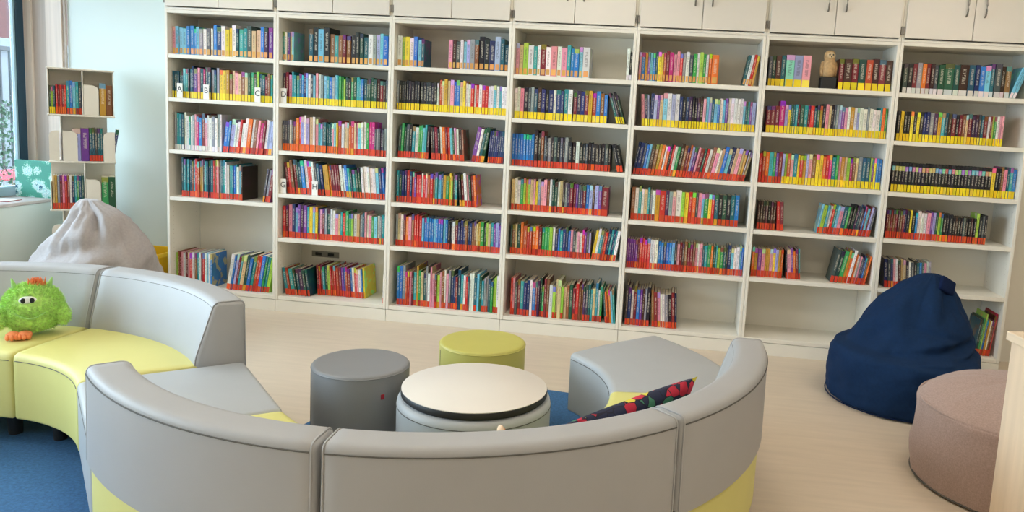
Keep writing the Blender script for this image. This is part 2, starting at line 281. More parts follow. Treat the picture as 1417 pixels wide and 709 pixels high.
  (6, 3, [(0.028, 0.178, 'rOotgpR', 0.2, 0, 'r', 0.045, 0.14, 0.008), (0.178, 0.419, 'vlOktyrYvkny', 0.2, 0, 'y', 0.045, 0.14, 0.008), (0.419, 0.692, 'yormtgkYelmnes', 0.2, 0, 'y', 0.045, 0.14, 0.008), (0.688, 0.742, 'TT', 0.2, 0, 'y', 0.045, 0.15, 0.004), (0.739, 0.816, 'lpybb', 0.2, 0, 'y', 0.045, 0.14, 0.006)]),
  (6, 4, [(0.045, 0.166, 'NNNNKNN', 0.19, 0, 'r', 0.05, 0.14, 0.003), (0.178, 0.224, 'rR', 0.195, -4, 'r', 0.05, 0.14, 0.003), (0.439, 0.642, 'cltWrtckTgK', 0.195, 8, 'r', 0.05, 0.14, 0.006), (0.642, 0.816, 'KGPTSPbRcRvS', 0.195, 9, 'r', 0.05, 0.14, 0.012)]),
  (6, 5, [(0.033, 0.242, 'oYpkYYkyvYo', 0.195, 0, 'r', 0.05, 0.14, 0.006), (0.267, 0.365, 'KkpoRt', 0.2, -5, 'r', 0.05, 0.14, 0.012), (0.557, 0.685, 'SGgYoW', 0.22, 10, 'r', 0.05, 0.15, 0.012), (0.688, 0.816, 'oWskSBbno', 0.19, 9, 'r', 0.05, 0.14, 0.012)]),
  (7, 1, [(0.048, 0.265, 'SKRsoRNS', 0.195, 0, 'w', 0.05, 0.15, 0.012), (0.265, 0.49, 'GGGNT', 0.195, 0, 'w', 0.05, 0.16, 0.006), (0.49, 0.707, 'BbcTSNn', 0.2, 0, 'w', 0.05, 0.16, 0.012), (0.686, 0.749, 'cc', 0.2, 18, 'w', 0.05, 0.15, 0.01)]),
  (7, 2, [(0.043, 0.205, 'KyKKyKyK', 0.19, 0, 'y', 0.045, 0.14, 0.003), (0.205, 0.405, 'BBsPYtTNR', 0.19, 0, 'y', 0.045, 0.14, 0.008), (0.405, 0.6, 'KRneRPPNTR', 0.19, 0, 'y', 0.045, 0.14, 0.006), (0.553, 0.698, 'WRlgWkk', 0.185, 0, 'y', 0.045, 0.14, 0.008)]),
  (7, 3, [(0.043, 0.665, 'KKKKKKKKKKKKKKKKKKKKKKKKKKKKKK', 0.19, 0, 'y', 0.045, 0.14, 0.002), (0.665, 0.816, 'yKKnkTtb', 0.195, 0, 'y', 0.045, 0.14, 0.012)]),
  (7, 4, [(0.041, 0.158, 'RnRnRNnR', 0.185, 0, 'r', 0.05, 0.14, 0.004), (0.158, 0.299, 'BKyKbWWW', 0.185, 0, 'r', 0.05, 0.14, 0.008), (0.299, 0.461, 'kpvGlgKKK', 0.185, 0, 'r', 0.05, 0.14, 0.006), (0.429, 0.608, 'KNKKSKKNK', 0.165, 0, 'r', 0.05, 0.13, 0.002), (0.604, 0.675, 'lKSK', 0.19, 0, 'r', 0.05, 0.14, 0.012)]),
  (7, 5, [(0.072, 0.212, 'BSBkWNee', 0.19, -5, 'r', 0.05, 0.14, 0.006), (0.212, 0.372, 'KWSKTbSkWs', 0.185, -5, 'r', 0.05, 0.14, 0.008)]),
  (7, 6, [(0.074, 0.093, 'r', 0.2, 0, 'r', 0.05, 0.14, 0.0), (0.691, 0.816, 'TGglbYWnRr', 0.26, 5, 'r', 0.05, 0.19, 0.03)]),
]
random.seed(11)
# ================================================================ SETTING
XL, XR, YR, ZC = -1.08, 7.6, -7.6, 2.92
def struct(o): o['kind'] = 'structure'; return o
def label_s(o, l, c): return struct(tag(o, l, c))
label_s(box('floor', XL-.5, XR+.2, YR-.2, D+.15, -.12, 0, M['floor'], bev=0), 'beige streaky linoleum floor of the library corner', 'floor')
label_s(box('ceiling', XL-.5, XR+.2, YR-.2, D+.15, ZC, ZC+.12, M['ceil'], bev=0), 'plain white ceiling above the wall cupboards', 'ceiling')
label_s(box('wall_back', XL+.002, 2.5, D, D+.15, 0, ZC, M['wall_aqua'], bev=0), 'pale aqua wall beside the bookcase nearest the window', 'wall')
label_s(box('wall_back_far', 2.5, XR+.2, D, D+.15, 0, ZC, M['wall'], bev=0), 'cream wall beyond the last bookcase', 'wall')
label_s(box('wall_right', XR, XR+.15, YR-.2, D, 0, ZC, M['wall'], bev=0), 'plain wall at the far end of the bookcases', 'wall')
label_s(box('wall_rear', XL, XR, YR-.15, YR, 0, ZC, M['wall'], bev=0), 'plain wall opposite the bookcases', 'wall')
# window wall: breast wall below the sill, lintel above, solid pier toward the rear
bm = bmesh.new()
WY0, WY1, WZ0, WZ1 = -5.4, D-.001, .655, 2.62
add_box(bm, XL-.42, XL, YR, D+.15, 0, WZ0); add_box(bm, XL-.42, XL, YR, D+.15, WZ1, ZC); add_box(bm, XL-.42, XL, YR, WY0, WZ0, WZ1)
label_s(finish(bm, 'wall_left', M['wall_aqua']), 'pale window wall with a low breast below the sill', 'wall')
# jamb clad in ash boards, butting against the back wall
jm = thing('trim_1', 'pale ash boards lining the window jamb beside the carousel', 'window lining', (0, 0, 0)); struct(jm)
for x0, x1, y0, m in ((-1.425, -1.36, .346, 'reveal'), (-1.362, -1.24, .364, 'reveal_grey'), (-1.242, -1.105, .352, 'reveal'), (-1.107, XL, .362, 'reveal_grey')):
    box('board', x0, x1, y0, D-.0005, .70, WZ1, M[m], jm, .002)
label_s(box('trim_2', XL-.40, XL+.012, WY0, D-.002, WZ0, .68, M['sill'], bev=.006, seg=2), 'pale window sill board under the dark framed window', 'window sill')
wn = thing('window_1', 'tall dark framed window looking out onto a railing', 'window'); struct(wn)
XG = -1.45
bm = bmesh.new()
add_box(bm, XG-.012, XG+.03, .272, .345, .68, WZ1, .003, 1)
for yy in (-1.5, -3.2): add_box(bm, XG-.04, XG+.03, yy-.045, yy+.045, .68, WZ1, .003, 1)
add_box(bm, XG-.04, XG+.03, WY0, WY0+.08, .68, WZ1, .003, 1); add_box(bm, XG-.04, XG+.03, WY0, .345, WZ1-.08, WZ1, .003, 1)
finish(bm, 'window_frame', M['frame'], wn)
bm = bmesh.new()
add_box(bm, XG-.01, XG+.022, .256, .272, .745, WZ1-.08, .002, 1); add_box(bm, XG-.035, XG+.045, WY0+.08, .272, .68, .75, .004, 1)
finish(bm, 'aluminium_rail', M['alu'], wn)
box('pane', XG-.006, XG, WY0+.08, .2555, .75, WZ1-.08, M['glass'], wn, 0)

# ---- outdoors, seen through the slot of window beside the jamb
M['paving'] = mat('outdoor_paving', '#4a4a48', .9, .08, 4)
M['brick'] = mat('red_brick', '#4a2826', .85, .2, 14)
M['render'] = mat('pale_render', '#64686c', .85, .05, 4)
M['railing'] = mat('dark_railing', '#0e1419', .5)
M['leaf'] = mat('shrub_leaf', '#2c4a34', .7, .3, 30)
M['bark'] = mat('shrub_stem', '#6a5a48', .9)
M['redbox'] = mat('red_planter', '#a32536', .6)
label_s(box('ground', -14, XL-.5, -8, 14, -.4, -.25, M['paving'], bev=0), 'pale paving outside the window', 'ground')
fb = thing('building', 'red brick building with a pale band beyond the railing', 'building', (-9.3, 8, -.25))
box('facade', -.6, 0, -5, 5, 0, 2.65, M['render'], fb, 0); box('brick_storey', -.62, .02, -5, 5, 2.65, 6, M['brick'], fb, 0)
box('ledge', -.3, .12, -5, 5, 2.45, 2.65, M['render'], fb, .01)
rl = thing('railing', 'dark metal railing of thin upright bars outside the window', 'railing', (-3.2, 2.0, -.25))
for i in range(24):
    y = -1.4+i*.115
    bm = bmesh.new(); add_cyl(bm, (0, y, .05), (0, y, 2.13), .014, n=8); finish(bm, 'bar', M['railing'], rl)
box('top_rail', -.025, .025, -1.5, 1.4, 2.12, 2.165, M['railing'], rl); box('middle_rail', -.012, .012, -1.5, 1.4, 1.55, 1.58, M['railing'], rl); box('bottom_rail', -.02, .02, -1.5, 1.4, 0, .05, M['railing'], rl)
def shrub(loc, h, n, label, r):
    s = thing('shrub', label, 'shrub', loc)
    bm = bmesh.new(); 
    for i in range(6):
        a = i*1.05; add_cyl(bm, (0, 0, 0), (r*.5*math.cos(a), r*.5*math.sin(a), h*(.7+.05*i)), .008, .003, 6)
    finish(bm, 'stem', M['bark'], s)
    bm = bmesh.new()
    for i in range(n):
        t = random.random()**.7; a = random.uniform(0, 2*PI); rr = r*(1-.5*t)*random.uniform(.2, 1)
        p = Vector((rr*math.cos(a), rr*math.sin(a), h*t*1.05)); l = random.uniform(.025, .05)
        d = Vector((random.uniform(-1, 1), random.uniform(-1, 1), random.uniform(-.3, 1))).normalized(); w = d.cross(Vector((.3, .7, .2))).normalized()*l*.4; q = d.cross(w).normalized()*.004
        v = [bm.verts.new(x) for x in (p, p+d*l*.5+w+q, p+d*l, p+d*l*.5-w+q)]
        bm.faces.new(v)
    finish(bm, 'foliage', M['leaf'], s)
shrub((-2.45, 1.15, -.25), 1.55, 900, 'leafy green shrub standing just outside the window', .3)
bx_ = thing('planter', 'long red and white planter box outside the window', 'planter', (-3.0, 1.85, -.25))
box('trough', -.12, .12, -.8, .8, 0, .84, M['render'], bx_, .01); box('rim', -.13, .13, -.81, .81, .84, .92, M['redbox'], bx_, .01)

# ================================================================ BOOKCASES
ZT, ZB, T = 2.124, .116, .02
SHZ = {1: [1.816, 1.507, 1.133, .79], 2: [1.809, 1.512, 1.176, .868, .545], 3: [1.813, 1.514, 1.181, .863, .548], 4: [1.797, 1.502, 1.175, .867, .556],
       5: [1.80, 1.50, 1.169, .859, .523], 6: [1.81, 1.506, 1.173, .855, .531], 7: [1.808, 1.501, 1.169, .86, .527]}
ORD = ['zeroth', 'first', 'second', 'third', 'fourth', 'fifth', 'sixth', 'seventh']
BC_LABEL = {1: 'white open bookcase nearest the window, with one tall lower compartment', 2: 'white open bookcase second from the window, with a dark outlet in its back',
            3: 'white open bookcase third from the window, packed with picture books at the bottom', 4: 'white open bookcase in the middle of the row, behind the lime stool',
            5: 'white open bookcase with a half empty bottom shelf, fifth from the window', 6: 'white open bookcase holding the owl figurine on its top shelf',
            7: 'white open bookcase at the end of the row behind the navy beanbag'}
for b in range(1, 8):
    x0 = (b-1)*P; bc = thing('bookcase', BC_LABEL[b], 'bookcase', (x0, 0, 0), 0, 'white bookcases along the wall')
    for a, c in ((.0008, T), (P-T, P-.0008)):
        sp = box('side_panel', a, c, 0, D-.012, .0875, ZT, M['white'], bc, .0015)
        xs = c+.0002 if a < .1 else a-.0002
        bm = bmesh.new()                       # shelf-peg holes
        for yy in (.045, D-.06):
            for k in range(54):
                zz = .2+k*.034
                bmesh.ops.create_circle(bm, cap_ends=True, segments=6, radius=.0028, matrix=Matrix.Translation((xs, yy, zz)) @ Matrix.Rotation(PI/2, 4, 'Y'))
        finish(bm, 'peg_hole', M['reveal_grey'], sp)
    box('back_panel', T, P-T, D-.012, D-.004, .06, ZT, M['white'], bc, 0)
    box('top_panel', T, P-T, .001, D-.012, ZT-.022, ZT-.0005, M['white'], bc, .001)
    for i, z in enumerate(SHZ[b]+[ZB]):
        box('shelf', T+.0006, P-T-.0006, .002, D-.0125, z-.028, z, M['white'], bc, .0015)
    box('plinth', .0014, P-.0014, .003, .021, .0, .0845, M['white'], bc, .001)
    box('plinth', .0014, P-.0014, D-.03, D-.0125, .0, .0845, M['white'], bc, .001)
    if b == 2:
        ot = box('outlet', .10, .32, D-.016, D-.0125, .355, .40, M['metal'], bc, .003); box('socket', .13, .18, D-.0185, D-.016, .365, .388, M['black'], ot, .002); box('socket', .23, .28, D-.0185, D-.016, .365, .388, M['black'], ot, .002)
    wc = thing('wall_cabinet', 'white two-door cupboard above the %s' % ('bookcase nearest the window', 'second bookcase from the window', 'third bookcase from the window', 'middle bookcase of the row', 'fifth bookcase from the window', 'bookcase that holds the owl', 'last bookcase behind the navy beanbag')[b-1],
               'cupboard', (x0, 0, ZT), 0, 'cupboards above the bookcases')
    bm = bmesh.new(); add_box(bm, .0008, P-.0008, .0, D-.002, .0005, .018, .001, 1); add_box(bm, .0008, T, .0, D-.002, .018, .785, .001, 1); add_box(bm, P-T, P-.0008, .0, D-.002, .018, .785, .001, 1)
    add_box(bm, T, P-T, D-.012, D-.002, .018, .785); add_box(bm, T, P-T, 0, D-.012, .767, .785)
    finish(bm, 'carcass', M['white'], wc)
    for s in (0, 1):
        a, c = (.016, P/2-.002) if s == 0 else (P/2+.002, P-.016)
        dr = box('door', a, c, -.019, -.001, .024, .78, M['door'], wc, .0015)
        hx = P/2-.052 if s == 0 else P/2+.058
        tube('handle', [(hx, -.019, .17), (hx, -.036, .178), (hx, -.043, .21), (hx, -.045, .24), (hx, -.043, .27), (hx, -.036, .302), (hx, -.019, .31)], .0055, M['metal'], dr)
        hg = bmesh.new(); xx = .0065 if s == 0 else P-.0065
        add_box(hg, xx-.0055, xx+.0055, -.014, -.0005, .045, .095, .002, 1); finish(hg, 'hinge', M['metal'], dr)

# ================================================================ BOOKS
PAL = dict(r='#cf2f2b', R='#7d1f2c', o='#ea7428', O='#b24a22', y='#efd23a', Y='#c99a35', g='#2f9a4e', G='#1f4f3c', l='#a5cf4a', t='#2f9ba0', T='#1c5a68', c='#79c3dc', b='#2a78c8',
           B='#1d2f66', p='#7a3f9c', P='#44264f', m='#c8257a', k='#e59aa8', w='#f2f0ec', W='#e6e4de', e='#d3b98a', n='#8a5a38', N='#43281f', s='#8f979c', S='#4b525a', K='#1d1d22', a='#7fd6b4', v='#a7abd8')
NAME = dict(r='red', R='dark red', o='orange', O='rust', y='yellow', Y='mustard', g='green', G='dark green', l='lime', t='teal', T='dark teal', c='light blue', b='blue', B='navy', p='purple', P='dark purple',
            m='magenta', k='pink', w='white', W='white', e='tan', n='brown', N='dark brown', s='grey', S='dark grey', K='black', a='mint', v='lavender')
BAND = dict(y=('lab_y', .047, 'yellow'), r=('lab_r', .043, 'red'), t=('lab_t', .038, 'tan'), o=('lab_o', .05, 'orange'), w=('lab_w', .035, 'white'), n=(None, 0, ''))
MATS = ['book', 'pages', 'label']
LABC = dict(lab_y='#ecd018', lab_r='#cf4123', lab_t='#dca65a', lab_o='#e8661e', lab_w='#dcdad8')
BC_REF = {1: 'the bookcase nearest window', 2: 'second bookcase from window', 3: 'third bookcase from window', 4: 'middle bookcase', 5: 'fifth bookcase from window', 6: 'the owl bookcase', 7: 'the bookcase behind navy beanbag'}
def shelf_ref(b, r):
    n = len(SHZ[b])+1
    k = r if b != 1 or r < 5 else 5
    return 'top shelf' if k == 1 else ('bottom shelf' if k == n else '%s shelf down' % ORD[k])
def jitter(hexc, rng):
    c = [int(hexc[i:i+2], 16)/255 for i in (1, 3, 5)]
    v = rng.uniform(-.05, .05)
    return lin(tuple(min(1, max(0, x+v+rng.uniform(-.035, .035))) for x in c))
def label_col(bd):
    m = BAND[bd][0]
    if not m: return None
    c = LABC[m]
    if m == 'lab_r' and rng.random() < .24: c = rng.choice(['#e8661e', '#e8a02a', '#a82a1c', '#dd5a24'])
    if m == 'lab_y' and rng.random() < .08: c = '#f2dc4a'
    return jitter(c, rng)
class Bk: pass
def prof_x(k, z, side):
    """x of the left (0) or right (1) outline of a book's silhouette at height z above its shelf, or None"""
    c, s = math.cos(k.th), math.sin(k.th); z0 = k.w*s if k.th > 0 else 0
    pts = [(k.x+u*c+v*s, z0-u*s+v*c) for u, v in ((0, 0), (k.w, 0), (k.w, k.h), (0, k.h))]; xs = []
    for i in range(4):
        (xa, za), (xb, zb) = pts[i], pts[(i+1) % 4]
        if min(za, zb)-1e-9 <= z <= max(za, zb)+1e-9:
            if abs(zb-za) < 1e-9: xs += [xa, xb]
            else: xs.append(xa+(xb-xa)*(z-za)/(zb-za))
    if not xs: return None
    return max(xs) if side else min(xs)
ZS_ = [.0005, .004, .01]+[.02*i for i in range(1, 18)]
def need(a, b):
    """how far b must move right to clear a"""
    m = -9
    for z in ZS_+[k.h*math.cos(k.th)-.001 for k in (a, b)]+[k.h*math.cos(k.th)+k.w*math.sin(abs(k.th))-.001 for k in (a, b)]:
        l, r = prof_x(b, z, 0), prof_x(a, z, 1)
        if l is not None and r is not None: m = max(m, r-l)
    return m+.0005
BOOKS = []
rng = random.Random(5)
for b, r, segs in ROWS:
    z = SHZ[b][r-1] if r-1 < len(SHZ[b]) else ZB
    prev = .0215; prev_lean = 0; line = []; rows_ = []
    for (x0, x1, cols, h, ln, bd, ys, d, hj) in segs:
        line = []; rows_.append((ys, line))
        th = math.radians(ln); hh = h+hj
        if ln < 0: x0 = max(x0, prev + (hh*math.sin(-th)*.97 if prev_lean == 0 else .001)) if ys < .1 else x0
        elif prev_lean > 0 and ln == 0: x0 = max(x0, prev+.27*math.sin(math.radians(prev_lean))*.9)
        elif prev_lean > 0 and ln < prev_lean: x0 = max(x0, prev+.23*(math.sin(math.radians(prev_lean))-math.sin(th)))
        x0 = max(x0, prev+.0006) if ys < .1 else x0
        if ln > 0: x1 = min(x1, P-.022-hh*math.sin(th))
        x1 = min(x1, P-.0225)
        if ln < 0 and x0 - hh*math.sin(-th) < .0215: x0 = .0215+hh*math.sin(-th)
        x1 = max(x1, x0+.008*len(cols))
        ws = [rng.uniform(.7, 1.35) if hj > .0045 else rng.uniform(.95, 1.05) for _ in cols]; S_ = sum(ws); x = x0
        for c, w in zip(cols, ws):
            k = Bk(); step = w/S_*(x1-x0); k.w = (step-.0011)*math.cos(th)
            k.b, k.r, k.z, k.c, k.band, k.th = b, r, z, c, (bd if r < 6 or b not in (3, 4) or rng.random() < .66 else 'n'), th
            k.h = h+rng.uniform(-hj, hj); k.d = min(d+rng.uniform(-.012, .012), D-.02-ys); k.y = ys+rng.uniform(-.004, .006)
            k.x = (b-1)*P + x; k.step = step; k.col = jitter(PAL[c], rng); k.rnd = rng.random()+(2 if len(cols) > 25 else 0); k.lcol = label_col(k.band)
            x += step; BOOKS.append(k); line.append(k)
        if ys < .1: prev, prev_lean = x1, ln
    for lay in ([l for y_, l in rows_ if y_ < .1], [l for y_, l in rows_ if y_ >= .1]):
        L = [k for l in lay for k in l]; xa, xb = (b-1)*P+.0212, b*P-.0212
        for i, k in enumerate(L):                     # clear the side panel and the neighbour on the window side
            lo = min(q for q in (prof_x(k, z, 0) for z in ZS_) if q is not None)
            if lo < xa: k.x += xa-lo
            for a in L[max(0, i-3):i]: k.x += max(0, need(a, k))
        for i in range(len(L)-1, -1, -1):             # and on the other side
            k = L[i]; hi = max(q for q in (prof_x(k, z, 1) for z in ZS_+[k.h*math.cos(k.th)-.0005]) if q is not None)
            if hi > xb: k.x -= hi-xb
            for a in L[i+1:i+4]: k.x -= max(0, need(k, a))
        for i, k in enumerate(L):
            lo = min(q for q in (prof_x(k, z, 0) for z in ZS_) if q is not None)
            if lo < xa-.0005 or any(need(a, k) > .0015 for a in L[max(0, i-3):i] if a in BOOKS): BOOKS.remove(k)
    
def book_geo(k):
    """(verts, faces, materials, uvs) for cover, pages and label of one book in its own frame: x 0..w, y 0..d, z 0..h (spine at y=0)"""
    w, d, h = k.w, k.d, k.h; t = min(.0016, w*.14); rd = min(.0025, w*.22)
    prof = [(0, d), (0, rd), (rd*.35, rd*.3), (rd, 0), (w-rd, 0), (w-rd*.35, rd*.3), (w, rd), (w, d), (w-t, d), (w-t, t+rd*.5), (t, t+rd*.5), (t, d)]
    n = len(prof); V = [(x, y, 0) for x, y in prof]+[(x, y, h) for x, y in prof]; F = []; UV = []
    for i in range(n):
        j = (i+1) % n; F.append((i, j, n+j, n+i))
        if 1 <= i <= 5:
            ua, ub = prof[i][0]/w, prof[j][0]/w
        elif i == 0: ua, ub = 3.0, 2.0
        elif i == 6: ua, ub = 2.0, 3.0
        else: ua = ub = 0.
        UV.append([(ua, 0), (ub, 0), (ub, 1), (ua, 1)])
    for quad in ((0, 1, 10, 11), (1, 2, 10, 10), (2, 3, 10, 10), (3, 4, 9, 10), (4, 5, 9, 9), (5, 6, 9, 9), (6, 7, 8, 9)):
        q = []
        for a in quad:
            if a not in q: q.append(a)
        F.append(tuple(q[::-1])); UV.append([(0, 0)]*len(q)); F.append(tuple(n+a for a in q)); UV.append([(0, 1)]*len(q))
    cov = (V, F, UV)
    def bxg(x0, x1, y0, y1, z0, z1):
        V = [(x, y, z) for z in (z0, z1) for x, y in ((x0, y0), (x1, y0), (x1, y1), (x0, y1))]
        F = [(3, 2, 1, 0), (4, 5, 6, 7), (0, 1, 5, 4), (1, 2, 6, 5), (2, 3, 7, 6), (3, 0, 4, 7)]
        return (V, F, [[(0, 0)]*4]*6)
    pg = bxg(t+.0002, w-t-.0002, t+rd*.5+.0003, d-.003, .0022, h-.0022)
    lb = None
    m, lh, _ = BAND[k.band]
    if m:
        e = .0004; z0 = .0015 if k.band != 't' else .008; q = .06 if k.band != 't' else .16
        V2 = [(x, y, z) for z in (z0, z0+lh) for x, y in ((q*w, -e), ((1-q)*w, -e), ((1-q)*w, rd*.3), (q*w, rd*.3))]
        lb = (V2, [(0, 1, 5, 4), (1, 2, 6, 5), (2, 3, 7, 6), (3, 0, 4, 7), (3, 2, 1, 0), (4, 5, 6, 7)], [[(0, 0)]*4]*6)
    return cov, pg, lb, m
def xf(k):
    c, s = math.cos(k.th), math.sin(k.th)
    # a book leaning to +x rests on its far bottom corner, one leaning to -x on its near one
    zl = k.w*s if k.th > 0 else 0
    return Matrix.Translation((k.x, k.y, k.z+.0007+zl)) @ Matrix.Rotation(k.th, 4, 'Y')
def mesh_from(name, V, F, UV, col, rnd):
    me = bpy.data.meshes.new(name); me.from_pydata(V, [], F); 
    ul = me.uv_layers.new(name='UVMap'); i = 0
    for f in UV:
        for u in f: ul.data[i].uv = u; i += 1
    if col is not None:
        ca = me.color_attributes.new('col', 'FLOAT_COLOR', 'CORNER')
        ca.data.foreach_set('color', [v for _ in range(len(ca.data)) for v in (*col[:3], rnd)])
    return me
CAMP = Vector((3.706, -5.246, 1.533))
def lat(k): return k.w*k.h/max(.1, (Vector((k.x, k.y, k.z+k.h/2))-CAMP).length)**2
NIND = 300
for i, k in enumerate(sorted(BOOKS, key=lambda k: -lat(k))): k.ind = i < NIND
# labels: colour first, then which one of that colour on which shelf
per = {}
for k in BOOKS:
    kk = (k.b, k.r, NAME[k.c]); per.setdefault(kk, []).append(k)
for k in BOOKS:
    L = sorted(per[(k.b, k.r, NAME[k.c])], key=lambda q: q.x); n = len(L); i = L.index(k)
    lab = BAND[k.band][2]
    ordn = ['first', 'second', 'third', 'fourth', 'fifth', 'sixth', 'seventh', 'eighth', 'ninth', 'tenth', 'eleventh', 'twelfth', 'thirteenth', 'fourteenth', 'fifteenth', 'sixteenth', 'seventeenth', 'eighteenth', 'nineteenth',
            'twentieth', 'twenty-first', 'twenty-second', 'twenty-third', 'twenty-fourth', 'twenty-fifth', 'twenty-sixth', 'twenty-seventh', 'twenty-eighth', 'twenty-ninth', 'thirtieth', 'thirty-first', 'thirty-second']
    lean = 'tilted ' if abs(k.th) > .1 else ''
    body = '%s%s book' % (lean, NAME[k.c])
    if n == 1: k.label = 'only %s%s, %s, %s' % (body, ' with %s label' % lab if lab else '', shelf_ref(k.b, k.r), BC_REF[k.b])
    elif i == n-1 and n > 2: k.label = '%s nearest the far end of %s, %s' % (body, shelf_ref(k.b, k.r), BC_REF[k.b])
    else: k.label = '%s %s from window end, %s, %s' % (ordn[i], body, shelf_ref(k.b, k.r), BC_REF[k.b])
def make_book(k, label, group):
    cov, pg, lb, m = book_geo(k)
    o = link('book', mesh_from('book', *cov, k.col, k.rnd), M['book']); o.matrix_world = xf(k) if not hasattr(k, 'mat') else k.mat
    tag(o, label, 'book', group)
    link('pages', mesh_from('pages', *pg, None, 0), M['pages'], o)
    if lb: link('spine_label', mesh_from('spine_label', *lb, k.lcol, k.rnd), M['label'], o)
    return o
SV, SF, SUV, SC, SM = [], [], [], [], []
for k in BOOKS:
    if k.ind:
        make_book(k, k.label, 'books on the %s of %s' % (shelf_ref(k.b, k.r), BC_REF[k.b]))
    else:
        cov, pg, lb, m = book_geo(k); X = xf(k)
        for g, mi in ((cov, 0), (pg, 1), (lb, 2)):
            if not g: continue
            o = len(SV); SV += [tuple(X @ Vector(v)) for v in g[0]]; SF += [tuple(o+i for i in f) for f in g[1]]; SUV += g[2]; SM += [mi]*len(g[1])
            cc = k.lcol if mi == 2 else k.col
            for f in g[1]: SC += [*cc[:3], k.rnd]*len(f)
me = mesh_from('books', SV, SF, SUV, None, 0)
ca = me.color_attributes.new('col', 'FLOAT_COLOR', 'CORNER'); ca.data.foreach_set('color', SC)
bo = link('books', me, [M[x] for x in MATS]); me.polygons.foreach_set('material_index', SM)
tag(bo, 'rows of smaller books filling the white bookcases around the larger ones', 'books', kind='stuff')

# lettered divider tags standing in front of the books
def letter_tag(ch, x, y, z, label):
    t = thing('letter_tag', label, 'divider tag', (x, y, z), 0, 'white lettered divider tags')
    bm = bmesh.new(); add_box(bm, -.022, .022, 0, .003, 0.0006, .105, .0012, 2); add_box(bm, -.022, .022, .003, .02, .0006, .003)
    finish(bm, 'plate', M['tag'], t)
    cu = bpy.data.curves.new('letter', 'FONT'); cu.body = ch; cu.size = .056; cu.align_x = 'CENTER'; cu.extrude = .0004
    tmp = bpy.data.objects.new('letter', cu); C.objects.link(tmp)
    me = bpy.data.meshes.new_from_object(tmp.evaluated_get(bpy.context.evaluated_depsgraph_get())); bpy.data.objects.remove(tmp)
    o = link('letter', me, M['ink'], t); o.location = (0, -.0006, .045); o.rotation_euler = (PI/2, 0, 0)
letter_tag('A', .095, .022, 1.507, 'white tag lettered A on the second shelf of the bookcase nearest the window')
letter_tag('B', .298, .022, 1.507, 'white tag lettered B between pink and teal books')
letter_tag('C', .689, .022, 1.507, 'white tag lettered C in front of a tall green book')
letter_tag('D', P+.045, .022, 1.512, 'white tag lettered D at the start of a shelf')
letter_tag('G', P+.046, .022, .868, 'white tag lettered G beside dark red books')
letter_tag('H', P+.285, .022, .868, 'white tag lettered H among tilted books with red labels')

# owl figurine on a dark block
ow = thing('owl_figurine', 'tan owl figurine perched on a small black block, top shelf of a bookcase', 'figurine', (5*P+.425, .095, 1.81))
bm = bmesh.new(); add_box(bm, -.048, .048, -.045, .045, .0006, .075, .003, 2); finish(bm, 'block', M['black'], ow)
prof = [(.022, .075), (.035, .082), (.044, .105), (.047, .13), (.045, .155), (.038, .178), (.033, .188), (.035, .2), (.036, .215), (.033, .232), (.022, .246), (.008, .251)]
lathe('body', [(r, z) for r, z in catmull([(a, b) for a, b in prof], 3)], M['owl'], ow, 32)
bm = bmesh.new(); add_ball(bm, (0.004, -.0235, .216), (.028, .017, .024)); finish(bm, 'face', M['owl_face'], ow, True)
for s in (-1, 1):
    bm = bmesh.new(); add_ball(bm, (.004+s*.011, -.0385, .22), (.0055, .003, .0055), 12, 8); finish(bm, 'eye', M['pupil'], ow, True)
    bm = bmesh.new(); add_ball(bm, (s*.044, .004, .13), (.011, .03, .05)); finish(bm, 'wing', M['owl'], ow, True)
bm = bmesh.new(); add_cyl(bm, (.004, -.039, .21), (.004, -.046, .202), .004, .0008, 8); finish(bm, 'beak', M['pupil'], ow, True)

# ================================================================ SOFA RING
def round_poly(pts, rad, n=4):
    out = []; N = len(pts)
    for i, p in enumerate(pts):
        r = rad[i]; p = Vector(p); a = Vector(pts[i-1])-p; b = Vector(pts[(i+1) % N])-p
        if r <= 0: out.append(tuple(p)); continue
        r = min(r, a.length*.45, b.length*.45); A, B = p+a.normalized()*r, p+b.normalized()*r
        for k in range(n+1):
            t = k/n; out.append(tuple(A*(1-t)**2+p*2*t*(1-t)+B*t*t))
    return out
def inset_poly(pts, e):
    out = []; N = len(pts)
    area = sum(pts[i][0]*pts[(i+1) % N][1]-pts[(i+1) % N][0]*pts[i][1] for i in range(N)); sg = 1 if area > 0 else -1
    for i in range(N):
        p = Vector(pts[i]); d1 = (p-Vector(pts[i-1])).normalized(); d2 = (Vector(pts[(i+1) % N])-p).normalized()
        n1, n2 = Vector((-d1.y, d1.x))*sg, Vector((-d2.y, d2.x))*sg; nn = (n1+n2)
        nn = nn.normalized() if nn.length > 1e-6 else n1
        out.append(tuple(p+nn*e/max(.5, nn.dot(n1))))
    return out
def sweep(name, cx, cy, a0, a1, prof, m, parent, e=.014, steps=26):
    """profile (r, z) swept round (cx, cy); the ends are rounded over by shrinking the section"""
    rm = sum(p[0] for p in prof)/len(prof); da = e/rm
    secs = [(0, e), (da*.3, e*.35), (da, 0)]; secs += [(da+(a1-a0-2*da)*k/steps, 0) for k in range(1, steps)]
    secs += [(a1-a0-da, 0), (a1-a0-da*.3, e*.35), (a1-a0, e)]
    bm = bmesh.new(); R_ = []
    for a, s in secs:
        pr = inset_poly(prof, s) if s else prof; c, q = math.cos(a0+a), math.sin(a0+a)
        R_.append([(cx+r*c, cy+r*q, z) for r, z in pr])
    rings_mesh(bm, R_)
    return finish(bm, name, m, parent, True, 45)
RI, RO, MA = .675, 1.28, 46.2
Z0, ZS, ZK = .13, .42, .683
